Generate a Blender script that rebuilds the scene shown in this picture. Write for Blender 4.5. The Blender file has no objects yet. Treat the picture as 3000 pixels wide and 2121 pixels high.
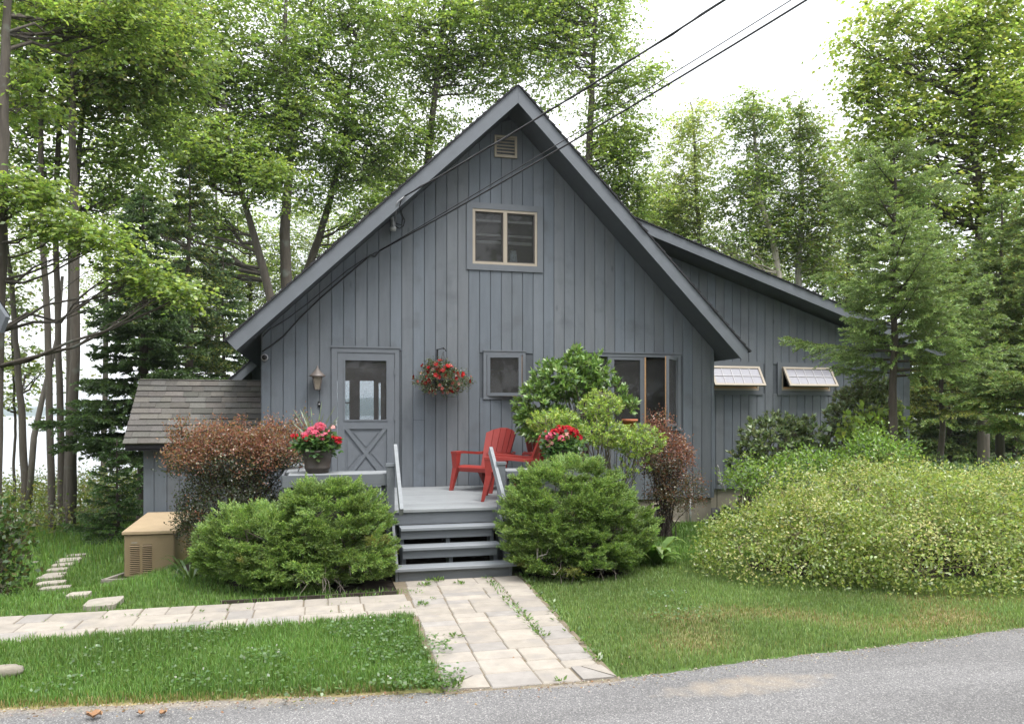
import bpy, math, random
import numpy as np
from math import sin, cos, pi, radians as R

# ------------------------------------------------------------------ camera, sky, sun, exposure
SC = bpy.context.scene
COL = SC.collection
F, HX, HY, H = 2250.0, 1500.0, 1209.0, 1.87          # focal length and horizon in photo pixels, eye height
TH = R(14.0); CT, ST = cos(TH), sin(TH)

cam = bpy.data.cameras.new('camera')
cam.sensor_width = 36.0
cam.lens = 36.0 * F / 3000.0
cam.shift_y = (HY - 1060.5) / 3000.0
cam.clip_start, cam.clip_end = 0.1, 8000.0
camo = bpy.data.objects.new('camera', cam); COL.objects.link(camo)
camo.location = (0, 0, H); camo.rotation_euler = (R(90), 0, -TH)
SC.camera = camo

SUN_EL, SUN_AZ = R(64), R(150)                       # azimuth clockwise from +Y
wd = bpy.data.worlds.new('World'); SC.world = wd; wd.use_nodes = True
nt = wd.node_tree; nt.nodes.clear()
def wn(t, **k):
    n = nt.nodes.new(t)
    for a, b in k.items(): setattr(n, a, b)
    return n
out = wn('ShaderNodeOutputWorld'); bg = wn('ShaderNodeBackground'); bg.inputs['Strength'].default_value = 0.12
sky = wn('ShaderNodeTexSky', sky_type='NISHITA', sun_disc=False, sun_elevation=SUN_EL, sun_rotation=SUN_AZ)
tc = wn('ShaderNodeTexCoord'); nz = wn('ShaderNodeTexNoise'); nz.inputs['Scale'].default_value = 3.0
nz.inputs['Detail'].default_value = 6.0
nt.links.new(tc.outputs['Generated'], nz.inputs['Vector'])
rp = wn('ShaderNodeMapRange'); rp.inputs['From Min'].default_value = 0.30; rp.inputs['From Max'].default_value = 0.52
rp.inputs['To Min'].default_value = 0.70; rp.inputs['To Max'].default_value = 1.0
nt.links.new(nz.outputs['Fac'], rp.inputs['Value'])
sep = wn('ShaderNodeSeparateXYZ'); nt.links.new(tc.outputs['Generated'], sep.inputs[0])
gr = wn('ShaderNodeMapRange'); gr.inputs['From Min'].default_value = 0.0; gr.inputs['From Max'].default_value = 1.0
gr.inputs['To Min'].default_value = 7.6; gr.inputs['To Max'].default_value = 14.0
nt.links.new(sep.outputs['Z'], gr.inputs['Value'])
vm = wn('ShaderNodeVectorMath', operation='SCALE'); vm.inputs[0].default_value = (0.985, 1.0, 1.02)
nt.links.new(gr.outputs['Result'], vm.inputs['Scale'])
mx = wn('ShaderNodeMix', data_type='RGBA')
nt.links.new(rp.outputs['Result'], mx.inputs['Factor'])
nt.links.new(sky.outputs['Color'], mx.inputs[6]); nt.links.new(vm.outputs['Vector'], mx.inputs[7])
nt.links.new(mx.outputs[2], bg.inputs['Color']); nt.links.new(bg.outputs[0], out.inputs[0])

sl = bpy.data.lights.new('sun', 'SUN'); sl.energy = 2.3; sl.angle = R(26); sl.color = (1.0, 0.96, 0.9)
slo = bpy.data.objects.new('sun', sl); COL.objects.link(slo)
slo.rotation_euler = (pi/2 - SUN_EL, 0, pi - SUN_AZ)
SC.view_settings.view_transform = 'Standard'; SC.view_settings.look = 'None'
SC.view_settings.gamma = 1.0; SC.view_settings.exposure = 0.85
SC.cycles.max_bounces = 7; SC.cycles.transparent_max_bounces = 12
SC.cycles.diffuse_bounces = 4; SC.cycles.transmission_bounces = 6; SC.cycles.glossy_bounces = 3
SC.cycles.caustics_reflective = False; SC.cycles.caustics_refractive = False

# ------------------------------------------------------------------ finding real positions
K = 3000.0 / 2296.0
def ray(px, py):
    u, v = (px - HX) / F, (HY - py) / F
    return CT*u + ST, CT - ST*u, v
def W(px, py, Y):                                     # photo pixel -> point on the upright plane y = Y
    a, b, v = ray(px, py); Z = Y / b
    return np.array([a*Z, Y, H + v*Z])
def G(px, py, z=0.0):                                 # photo pixel -> point on the level plane z
    a, b, v = ray(px, py); Z = (z - H) / v
    return np.array([a*Z, b*Z, z])
def A(px, py, Z):                                     # photo pixel at a given distance
    a, b, v = ray(px, py)
    return np.array([a*Z, b*Z, H + v*Z])
def sstep(a, b, x):
    t = np.clip((x - a) / (b - a), 0, 1); return t*t*(3 - 2*t)
def ground_z(x, y):
    x = np.asarray(x, float); y = np.asarray(y, float)
    z = -0.42*sstep(-0.9, -3.2, x)*sstep(8.2, 11.0, y) - 0.55*sstep(-2.2, -9, x)*sstep(9.5, 18, y)
    y0 = 24 + 24*sstep(8, 15, x)
    z = z - 5.5*sstep(y0, y0 + 22, y)
    z = z + 0.02*np.sin(x*1.3 + 0.4)*np.sin(y*1.1)*sstep(8.0, 11.0, y)
    z = z - 0.02*sstep(4.6, 3.0, y)
    return z

# ------------------------------------------------------------------ mesh helpers
class MB:
    def __init__(s): s.v = []; s.f = []; s.c = []; s.sm = []
    def add(s, verts, faces, col=(1, 1, 1), smooth=False):
        o = len(s.v)
        s.v += [tuple(map(float, p)) for p in verts]; s.f += [tuple(o + i for i in f) for f in faces]
        s.c += [col]*len(verts); s.sm += [smooth]*len(faces); return s
    def hex(s, p, col=(1, 1, 1)):                    # 8 points: 4 bottom, 4 top
        return s.add(p, [(3, 2, 1, 0), (4, 5, 6, 7), (0, 1, 5, 4), (1, 2, 6, 5), (2, 3, 7, 6), (3, 0, 4, 7)], col)
    def box(s, a, b, col=(1, 1, 1)):
        x0, y0, z0 = a; x1, y1, z1 = b
        return s.hex([(x0, y0, z0), (x1, y0, z0), (x1, y1, z0), (x0, y1, z0), (x0, y0, z1), (x1, y0, z1), (x1, y1, z1), (x0, y1, z1)], col)
    def bbox(s, a, b, r=0.006, col=(1, 1, 1)):       # box with chamfered top and upright edges
        x0, y0, z0 = a; x1, y1, z1 = b
        def ring(i, z):
            return [(x0+i+r, y0+i, z), (x1-i-r, y0+i, z), (x1-i, y0+i+r, z), (x1-i, y1-i-r, z), (x1-i-r, y1-i, z), (x0+i+r, y1-i, z), (x0+i, y1-i-r, z), (x0+i, y0+i+r, z)]
        v = ring(0, z0) + ring(0, z1 - r) + ring(r, z1)
        f = [tuple(range(7, -1, -1)), tuple(range(16, 24))]
        for k in range(2):
            for i in range(8):
                j = (i + 1) % 8; f.append((k*8+i, k*8+j, k*8+8+j, k*8+8+i))
        return s.add(v, f, col)
    def prism(s, poly, d, col=(1, 1, 1)):
        n = len(poly); d = np.array(d); q = [np.array(p, float) for p in poly]
        v = q + [p + d for p in q]
        f = [tuple(range(n)), tuple(range(2*n - 1, n - 1, -1))]
        for i in range(n):
            j = (i + 1) % n; f.append((j, i, n + i, n + j))
        return s.add(v, f, col)
    def bar(s, p0, p1, w0, t0, w1=None, t1=None, up=(0, 0, 1), col=(1, 1, 1)):
        w1 = w0 if w1 is None else w1; t1 = t0 if t1 is None else t1
        p0, p1 = np.array(p0, float), np.array(p1, float); d = p1 - p0; d /= np.linalg.norm(d)
        sd = np.cross(d, up); sd /= np.linalg.norm(sd) + 1e-9; n = np.cross(sd, d)
        v = []
        for p, w, t in ((p0, w0, t0), (p1, w1, t1)):
            v += [p - sd*w/2 - n*t/2, p + sd*w/2 - n*t/2, p + sd*w/2 + n*t/2, p - sd*w/2 + n*t/2]
        return s.hex(v, col)
    def tube(s, pts, rad, n=6, col=(1, 1, 1), cap=True):
        pts = np.array(pts, float); m = len(pts); rad = np.broadcast_to(np.array(rad, float), (m,))
        T = np.gradient(pts, axis=0); T /= np.linalg.norm(T, axis=1)[:, None] + 1e-9
        ref = np.array([0, 0, 1.0]) if abs(T[0][2]) < 0.9 else np.array([1.0, 0, 0])
        v = []
        for i in range(m):
            a = np.cross(T[i], ref); a /= np.linalg.norm(a) + 1e-9; b = np.cross(T[i], a)
            for k in range(n):
                t = 2*pi*k/n; v.append(pts[i] + rad[i]*(a*cos(t) + b*sin(t)))
        f = []
        for i in range(m - 1):
            for k in range(n):
                l = (k + 1) % n; f.append((i*n+k, i*n+l, (i+1)*n+l, (i+1)*n+k))
        if cap: f += [tuple(range(n - 1, -1, -1)), tuple((m-1)*n + k for k in range(n))]
        return s.add(v, f, col, True)
    def lathe(s, prof, c=(0, 0, 0), n=24, col=(1, 1, 1), sq=0):
        v = []; f = []; m = len(prof)
        for r, z in prof:
            for k in range(n):
                t = 2*pi*k/n + (pi/n if sq else 0); v.append((c[0] + r*cos(t), c[1] + r*sin(t), c[2] + z))
        for i in range(m - 1):
            for k in range(n):
                l = (k + 1) % n; f.append((i*n+k, i*n+l, (i+1)*n+l, (i+1)*n+k))
        f += [tuple(range(n - 1, -1, -1)), tuple((m-1)*n + k for k in range(n))]
        return s.add(v, f, col, not sq)
    def obj(s, name, mat, parent=None):
        me = bpy.data.meshes.new(name)
        me.from_pydata(s.v, [], s.f); me.materials.append(mat)
        ca = me.color_attributes.new('col', 'FLOAT_COLOR', 'POINT')
        ca.data.foreach_set('color', np.hstack([np.array(s.c, 'f').reshape(-1, 3), np.ones((len(s.v), 1), 'f')]).ravel())
        me.polygons.foreach_set('use_smooth', s.sm); me.update()
        return link(name, me, parent)
def link(name, me, parent=None):
    o = bpy.data.objects.new(name, me); COL.objects.link(o)
    if parent is not None:
        o.parent = parent
    return o
def np_mesh(name, V, faces, C, mat, parent=None):     # V (n,k,3), faces = pattern on k verts, C (n,3)
    n, k, _ = V.shape
    tot = np.array([len(f) for f in faces]); pat = np.concatenate([np.array(f) for f in faces])
    loops = (pat[None, :] + (np.arange(n)*k)[:, None]).ravel().astype('i')
    tots = np.tile(tot, n).astype('i'); starts = np.concatenate([[0], np.cumsum(tots)[:-1]]).astype('i')
    me = bpy.data.meshes.new(name)
    me.vertices.add(n*k); me.vertices.foreach_set('co', V.astype('f').ravel())
    me.loops.add(len(loops)); me.loops.foreach_set('vertex_index', loops)
    me.polygons.add(len(tots)); me.polygons.foreach_set('loop_start', starts); me.polygons.foreach_set('loop_total', tots)
    ca = me.color_attributes.new('col', 'FLOAT_COLOR', 'POINT')
    c4 = np.ones((n, k, 4), 'f'); c4[:, :, :3] = C[:, None, :]
    ca.data.foreach_set('color', c4.ravel())
    me.materials.append(mat); me.update(calc_edges=True); me.validate()
    return link(name, me, parent)
def unit(a): return a / (np.linalg.norm(a, axis=-1, keepdims=True) + 1e-9)
def leaves(name, P, D, N, L, Wd, C, mat, parent=None, fold=0.12):
    D = unit(D); S = unit(np.cross(D, N)); N = np.cross(S, D)
    L = np.broadcast_to(L, (len(P),))[:, None]; Wd = np.broadcast_to(Wd, (len(P),))[:, None]
    V = np.stack([P, P + D*L*0.45 + S*Wd*0.5 + N*Wd*fold, P + D*L, P + D*L*0.45 - S*Wd*0.5 + N*Wd*fold], 1)
    return np_mesh(name, V, [(0, 1, 2, 3)], C, mat, parent)
GREEN_GAIN = 1.0
def palette(rng, n, cols, wts=None, jit=0.18):
    cols = np.array(cols)*GREEN_GAIN; i = rng.choice(len(cols), n, p=wts)
    return np.clip(cols[i]*(1 + jit*rng.standard_normal((n, 1)))*(1 + 0.06*rng.standard_normal((n, 3))), 0.004, 1)

def tag(o, label=None, cat=None, group=None, kind=None):
    if label: o['label'] = label
    if cat: o['category'] = cat
    if group: o['group'] = group
    if kind: o['kind'] = kind
    return o
def empty(name, label, cat, loc=(0, 0, 0), group=None, rz=0):
    o = bpy.data.objects.new(name, None); COL.objects.link(o)
    o.location = loc; o.rotation_euler = (0, 0, rz); o.empty_display_size = 0.2
    return tag(o, label, cat, group)

# ------------------------------------------------------------------ materials
def mat(name, base=(0.5, 0.5, 0.5), rough=0.6, var=0.12, scale=8.0, stretch=(1, 1, 1), bump=0.0, bscale=None, attr=True, spec=0.4, metal=0.0, stain=None, knots=False):
    m = bpy.data.materials.new(name); m.use_nodes = True; t = m.node_tree; nd = t.nodes; L = t.links.new
    p = nd['Principled BSDF']; p.inputs['Roughness'].default_value = rough; p.inputs['Specular IOR Level'].default_value = spec
    p.inputs['Metallic'].default_value = metal
    tcn = nd.new('ShaderNodeTexCoord'); mp = nd.new('ShaderNodeMapping'); mp.inputs['Scale'].default_value = stretch
    L(tcn.outputs['Object'], mp.inputs['Vector'])
    n1 = nd.new('ShaderNodeTexNoise'); n1.inputs['Scale'].default_value = scale; n1.inputs['Detail'].default_value = 8; n1.inputs['Roughness'].default_value = 0.65
    L(mp.outputs[0], n1.inputs['Vector'])
    mr = nd.new('ShaderNodeMapRange'); mr.inputs['From Min'].default_value = 0.25; mr.inputs['From Max'].default_value = 0.75
    mr.inputs['To Min'].default_value = 1 - var; mr.inputs['To Max'].default_value = 1 + var
    L(n1.outputs['Fac'], mr.inputs['Value'])
    sc = nd.new('ShaderNodeVectorMath'); sc.operation = 'SCALE'; sc.inputs[0].default_value = base
    L(mr.outputs[0], sc.inputs['Scale']); last = sc.outputs['Vector']
    if attr:
        at = nd.new('ShaderNodeAttribute'); at.attribute_name = 'col'
        mu = nd.new('ShaderNodeVectorMath'); mu.operation = 'MULTIPLY'
        L(last, mu.inputs[0]); L(at.outputs['Color'], mu.inputs[1]); last = mu.outputs['Vector']
    if stain:                                         # (colour, noise scale, threshold, softness)
        n2 = nd.new('ShaderNodeTexNoise'); n2.inputs['Scale'].default_value = stain[1]; n2.inputs['Detail'].default_value = 7
        L(tcn.outputs['Object'], n2.inputs['Vector'])
        m2 = nd.new('ShaderNodeMapRange'); m2.inputs['From Min'].default_value = stain[2]; m2.inputs['From Max'].default_value = stain[2] + stain[3]
        L(n2.outputs['Fac'], m2.inputs['Value'])
        mm = nd.new('ShaderNodeMix'); mm.data_type = 'RGBA'; L(m2.outputs[0], mm.inputs['Factor'])
        L(last, mm.inputs[6]); mm.inputs[7].default_value = (*stain[0], 1); last = mm.outputs[2]
    if knots:
        mk = nd.new('ShaderNodeMapping'); mk.inputs['Scale'].default_value = (2.6, 2.6, 1.1); L(tcn.outputs['Object'], mk.inputs['Vector'])
        vk = nd.new('ShaderNodeTexVoronoi'); vk.inputs['Scale'].default_value = 1.0; L(mk.outputs[0], vk.inputs['Vector'])
        rk = nd.new('ShaderNodeMapRange'); rk.inputs['From Min'].default_value = .012; rk.inputs['From Max'].default_value = .075; rk.inputs['To Min'].default_value = .62; L(vk.outputs['Distance'], rk.inputs[0])
        sk_ = nd.new('ShaderNodeVectorMath'); sk_.operation = 'SCALE'; L(last, sk_.inputs[0]); L(rk.outputs[0], sk_.inputs['Scale']); last = sk_.outputs['Vector']
    L(last, p.inputs['Base Color'])
    if bump:
        n3 = nd.new('ShaderNodeTexNoise'); n3.inputs['Scale'].default_value = bscale or scale*3; n3.inputs['Detail'].default_value = 6
        L(mp.outputs[0], n3.inputs['Vector'])
        b = nd.new('ShaderNodeBump'); b.inputs['Strength'].default_value = bump; b.inputs['Distance'].default_value = 0.01
        L(n3.outputs['Fac'], b.inputs['Height']); L(b.outputs[0], p.inputs['Normal'])
    return m
def leaf_mat(name, trans=0.54, gloss=0.06, rough=0.35):
    m = bpy.data.materials.new(name); m.use_nodes = True; t = m.node_tree; nd = t.nodes; L = t.links.new
    nd.remove(nd['Principled BSDF']); o = nd['Material Output']
    at = nd.new('ShaderNodeAttribute'); at.attribute_name = 'col'
    d = nd.new('ShaderNodeBsdfDiffuse'); tr = nd.new('ShaderNodeBsdfTranslucent'); g = nd.new('ShaderNodeBsdfGlossy'); g.inputs['Roughness'].default_value = rough
    g.inputs['Color'].default_value = (0.8, 0.85, 0.8, 1)
    mu = nd.new('ShaderNodeVectorMath'); mu.operation = 'MULTIPLY'; mu.inputs[1].default_value = (1.40, 1.35, 0.9)
    L(at.outputs['Color'], d.inputs['Color']); L(at.outputs['Color'], mu.inputs[0]); L(mu.outputs[0], tr.inputs['Color'])
    m1 = nd.new('ShaderNodeMixShader'); m1.inputs[0].default_value = trans; L(d.outputs[0], m1.inputs[1]); L(tr.outputs[0], m1.inputs[2])
    m2 = nd.new('ShaderNodeMixShader'); m2.inputs[0].default_value = gloss; L(m1.outputs[0], m2.inputs[1]); L(g.outputs[0], m2.inputs[2])
    L(m2.outputs[0], o.inputs['Surface']); return m
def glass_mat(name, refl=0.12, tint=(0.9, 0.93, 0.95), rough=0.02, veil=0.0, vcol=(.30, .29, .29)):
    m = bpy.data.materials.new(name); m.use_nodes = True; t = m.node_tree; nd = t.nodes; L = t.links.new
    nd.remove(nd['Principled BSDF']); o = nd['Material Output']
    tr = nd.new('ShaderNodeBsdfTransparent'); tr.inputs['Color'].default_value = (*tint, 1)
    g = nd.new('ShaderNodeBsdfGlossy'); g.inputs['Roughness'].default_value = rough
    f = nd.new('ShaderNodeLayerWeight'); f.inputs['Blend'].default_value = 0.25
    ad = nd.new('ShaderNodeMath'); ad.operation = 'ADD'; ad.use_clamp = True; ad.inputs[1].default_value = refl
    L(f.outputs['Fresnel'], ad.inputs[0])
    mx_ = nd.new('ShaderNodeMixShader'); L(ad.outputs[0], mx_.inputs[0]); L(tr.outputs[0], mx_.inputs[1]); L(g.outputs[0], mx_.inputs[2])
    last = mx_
    if veil:                                          # flat diffuse tone painted over the pane to lighten it; screen mesh on the door
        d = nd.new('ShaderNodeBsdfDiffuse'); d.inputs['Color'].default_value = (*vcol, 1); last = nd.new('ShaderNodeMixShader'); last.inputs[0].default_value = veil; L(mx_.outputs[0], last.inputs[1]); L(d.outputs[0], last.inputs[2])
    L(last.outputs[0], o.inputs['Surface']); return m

GREY = (0.134, 0.151, 0.173)
M = {}
M['siding'] = mat('grey_stained_boards', GREY, 0.62, 0.13, 1.6, (7, 7, 1.0), 0.25, 22, stain=((0.106, 0.118, 0.133), 2.6, 0.54, 0.2), knots=True)
M['trim'] = mat('grey_trim_paint', (0.136, 0.150, 0.170), 0.5, 0.08, 6, bump=0.05)
M['soffit'] = mat('grey_soffit', (0.075, 0.085, 0.098), 0.7, 0.15, 5)
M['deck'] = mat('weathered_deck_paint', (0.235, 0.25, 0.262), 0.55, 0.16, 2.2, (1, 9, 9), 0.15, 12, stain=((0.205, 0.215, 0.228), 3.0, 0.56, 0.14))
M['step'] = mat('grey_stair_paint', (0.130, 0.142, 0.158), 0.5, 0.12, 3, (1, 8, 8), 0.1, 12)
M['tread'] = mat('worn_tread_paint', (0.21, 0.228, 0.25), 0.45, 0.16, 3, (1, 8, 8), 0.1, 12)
M['shingle'] = mat('asphalt_shingle', (0.112, 0.108, 0.104), 0.95, 0.25, 40, bump=0.5, bscale=160)
M['darkshingle'] = mat('dark_shingle', (0.03, 0.03, 0.034), 0.95, 0.25, 40, bump=0.4, bscale=120)
M['concrete'] = mat('concrete', (0.25, 0.225, 0.185), 0.9, 0.18, 3, bump=0.2, bscale=60, stain=((0.22, 0.2, 0.17), 4, 0.58, 0.15))
M['tan'] = mat('tan_window_clad', (0.38, 0.33, 0.265), 0.5, 0.06, 6)
M['wood'] = mat('bare_pine', (0.46, 0.27, 0.13), 0.5, 0.2, 4, (1, 1, 12))
M['dark'] = mat('dark_interior', (0.075, 0.07, 0.068), 0.8, 0.2, 3)
M['interior'] = mat('brown_interior', (0.22, 0.17, 0.135), 0.8, 0.3, 2)
M['glass'] = glass_mat('window_glass', 0.0, (0.80, 0.83, 0.84), veil=0.10)
M['screen'] = glass_mat('door_screen_glass', 0.0, (0.85, 0.87, 0.89), veil=0.13)
M['skyglass'] = glass_mat('sky_veil_glass', 0.20, (0.7, 0.75, 0.8), 0.12, veil=0.62, vcol=(.46, .45, .50))  # pale veil colour stands in for most of the sky reflection
M['white'] = mat('white_paint', (0.46, 0.45, 0.47), 0.5, 0.05, 5)
M['shade'] = mat('grey_screen_bars', (0.30, 0.29, 0.28), 0.7, 0.1, 5)
M['black'] = mat('black_metal', (0.015, 0.015, 0.016), 0.4, 0.1, 8)
M['wire'] = mat('black_cable', (0.02, 0.02, 0.022), 0.5, 0.1, 8)
M['alu'] = mat('dull_aluminium', (0.42, 0.43, 0.44), 0.4, 0.1, 8, metal=0.3)
M['bronze'] = mat('weathered_bronze', (0.13, 0.11, 0.10), 0.5, 0.3, 14, spec=0.6)
M['lampglass'] = mat('seeded_lamp_glass', (0.25, 0.215, 0.17), 0.3, 0.25, 20)
M['red'] = mat('red_resin', (0.27, 0.036, 0.030), 0.45, 0.08, 7, bump=0.03, stain=((0.26, 0.05, 0.043), 6, 0.60, 0.25))
M['gen'] = mat('tan_powder_coat', (0.26, 0.195, 0.12), 0.5, 0.06, 4, stain=((0.205, 0.152, 0.094), 5, 0.6, 0.2))
M['genlid'] = mat('tan_lid_dirty', (0.38, 0.29, 0.185), 0.55, 0.12, 6, stain=((0.2, 0.13, 0.08), 9, 0.66, 0.08))
M['paver'] = mat('concrete_paver', (0.292, 0.268, 0.241), 0.92, 0.17, 7, bump=0.35, bscale=70, stain=((0.225, 0.208, 0.195), 3.6, 0.52, 0.25))
M['joint'] = mat('joint_sand', (0.17, 0.14, 0.10), 1.0, 0.3, 20, bump=0.4, bscale=90)
M['soil'] = mat('dark_mulch', (0.045, 0.035, 0.028), 1.0, 0.4, 16, bump=0.8, bscale=40)
M['stone'] = mat('pale_stone', (0.32, 0.29, 0.25), 0.9, 0.2, 9, bump=0.4, bscale=40, stain=((0.24, 0.24, 0.18), 6, 0.56, 0.15))
M['bark'] = mat('tree_bark', (1, 1, 1), 0.95, 0.35, 3, (6, 6, 0.8), 0.7, 10, stain=((0.15, 0.16, 0.14), 2.5, 0.60, 0.12))
M['leaf'] = leaf_mat('broad_leaf')
M['needle'] = leaf_mat('conifer_needle', 0.34, 0.05, 0.5)
M['grass'] = leaf_mat('grass_blade', 0.42, 0.025, 0.5)
M['petal'] = leaf_mat('petal', 0.35, 0.02, 0.5)
M['gloss'] = leaf_mat('glossy_leaf', 0.32, 0.08, 0.38)
M['pot'] = mat('brown_barrel_pot', (0.05, 0.04, 0.034), 0.5, 0.25, 4, (10, 10, 1))
M['terracotta'] = mat('terracotta', (0.40, 0.14, 0.07), 0.8, 0.15, 8)
M['cloth'] = mat('white_cloth', (0.62, 0.60, 0.63), 0.9, 0.12, 9)
M['rock'] = mat('dark_rock', (0.09, 0.088, 0.085), 0.9, 0.3, 9, bump=0.4, bscale=40)
M['dryleaf'] = mat('dry_leaf', (0.30, 0.17, 0.09), 0.8, 0.2, 20)

# ------------------------------------------------------------------ the ground, road, path, lake, hills
def road_edge(x):                                     # far edge of the road
    xs = np.array([-60, -10, -2, 0.8, 2.0, 3.2, 4.5, 5.9, 8, 14, 60]); ys = np.array([7.5, 5.75, 5.48, 5.10, 5.05, 5.18, 5.26, 5.40, 5.75, 7.2, 20])
    return np.interp(x, xs, ys)
PX0, PX1 = 0.82, 1.98                                 # walkway to the steps
SY0, SY1 = 7.0, 7.90                                  # side path running left
def soil_mask(x, y):
    d = lambda cx, cy, rx, ry: ((x - cx)/rx)**2 + ((y - cy)/ry)**2 < 1
    return d(-0.05, 8.9, 0.95, 0.50) | d(2.9, 8.65, 0.7, 0.52) | d(6.9, 8.2, 1.9, 1.0) | ((x > -0.5) & (x < 3.7) & (y > 9.1) & (y < 11.9)) | d(-1.0, 10.3, .8, .9) | ((x>0.1)&(x<0.82)&(y>8.1)&(y<9))

def m_ground():
    m = bpy.data.materials.new('lawn_soil'); m.use_nodes = True; t = m.node_tree; nd = t.nodes; L = t.links.new
    p = nd['Principled BSDF']; p.inputs['Roughness'].default_value = 1; p.inputs['Specular IOR Level'].default_value = 0.1
    at = nd.new('ShaderNodeAttribute'); at.attribute_name = 'col'
    tcn = nd.new('ShaderNodeTexCoord'); n = nd.new('ShaderNodeTexNoise'); n.inputs['Scale'].default_value = 9; n.inputs['Detail'].default_value = 9
    L(tcn.outputs['Object'], n.inputs['Vector'])
    mr = nd.new('ShaderNodeMapRange'); mr.inputs['From Min'].default_value = 0.3; mr.inputs['From Max'].default_value = 0.7; mr.inputs['To Min'].default_value = 0.6; mr.inputs['To Max'].default_value = 1.4
    L(n.outputs['Fac'], mr.inputs[0]); s = nd.new('ShaderNodeVectorMath'); s.operation = 'SCALE'
    L(at.outputs['Color'], s.inputs[0]); L(mr.outputs[0], s.inputs['Scale']); L(s.outputs[0], p.inputs['Base Color'])
    b = nd.new('ShaderNodeBump'); b.inputs['Strength'].default_value = 0.6; b.inputs['Distance'].default_value = 0.03
    L(n.outputs['Fac'], b.inputs['Height']); L(b.outputs[0], p.inputs['Normal']); return m
def build_ground():
    xs = np.concatenate([np.linspace(-200, -14, 32)[:-1], np.linspace(-14, 16, 240), np.linspace(16, 200, 32)[1:]])
    ys = np.concatenate([np.linspace(-80, 2, 20)[:-1], np.linspace(2, 16, 150), np.linspace(16, 75, 60)[1:]])
    X, Y = np.meshgrid(xs, ys); Zg = ground_z(X, Y)
    nx, ny = len(xs), len(ys)
    V = np.stack([X, Y, Zg], -1).reshape(-1, 3)
    i = np.arange(nx*ny).reshape(ny, nx)
    Fq = np.stack([i[:-1, :-1], i[:-1, 1:], i[1:, 1:], i[1:, :-1]], -1).reshape(-1, 4)
    me = bpy.data.meshes.new('lawn'); me.from_pydata(V.tolist(), [], Fq.tolist())
    rng = np.random.default_rng(3)
    c = np.tile(np.array([0.07, 0.115, 0.03]), (len(V), 1))
    s = soil_mask(V[:, 0], V[:, 1]); c[s] = (0.03, 0.024, 0.02)
    far = V[:, 1] > 20; c[far] = (0.06, 0.08, 0.03)
    dry = dry_amt(V[:, 0], V[:, 1])[:, None]; c = c*(1 - dry) + np.array([0.24, 0.19, 0.10])*dry
    ca = me.color_attributes.new('col', 'FLOAT_COLOR', 'POINT')
    ca.data.foreach_set('color', np.hstack([c, np.ones((len(c), 1))]).astype('f').ravel())
    me.materials.append(m_ground()); me.polygons.foreach_set('use_smooth', [True]*len(me.polygons))
    tag(link('lawn', me), kind='structure')
def dry_amt(x, y):
    n = np.sin(x*2.3 + 1.2*np.sin(y*1.9))*np.sin(y*3.1 + 0.7*np.sin(x*2.7 + 1))
    a = 0.75*np.clip(0.55 + 0.9*n, 0, 1)*sstep(2.2, 3.0, x)*sstep(6.9, 6.3, y)*sstep(5.2, 5.9, y)*sstep(7.5, 5.5, x)
    e = 0.9*sstep(0.16, 0.0, y - road_edge(x))*sstep(1.2, 0.4, x)
    return np.clip(a + e, 0, 1)

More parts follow.
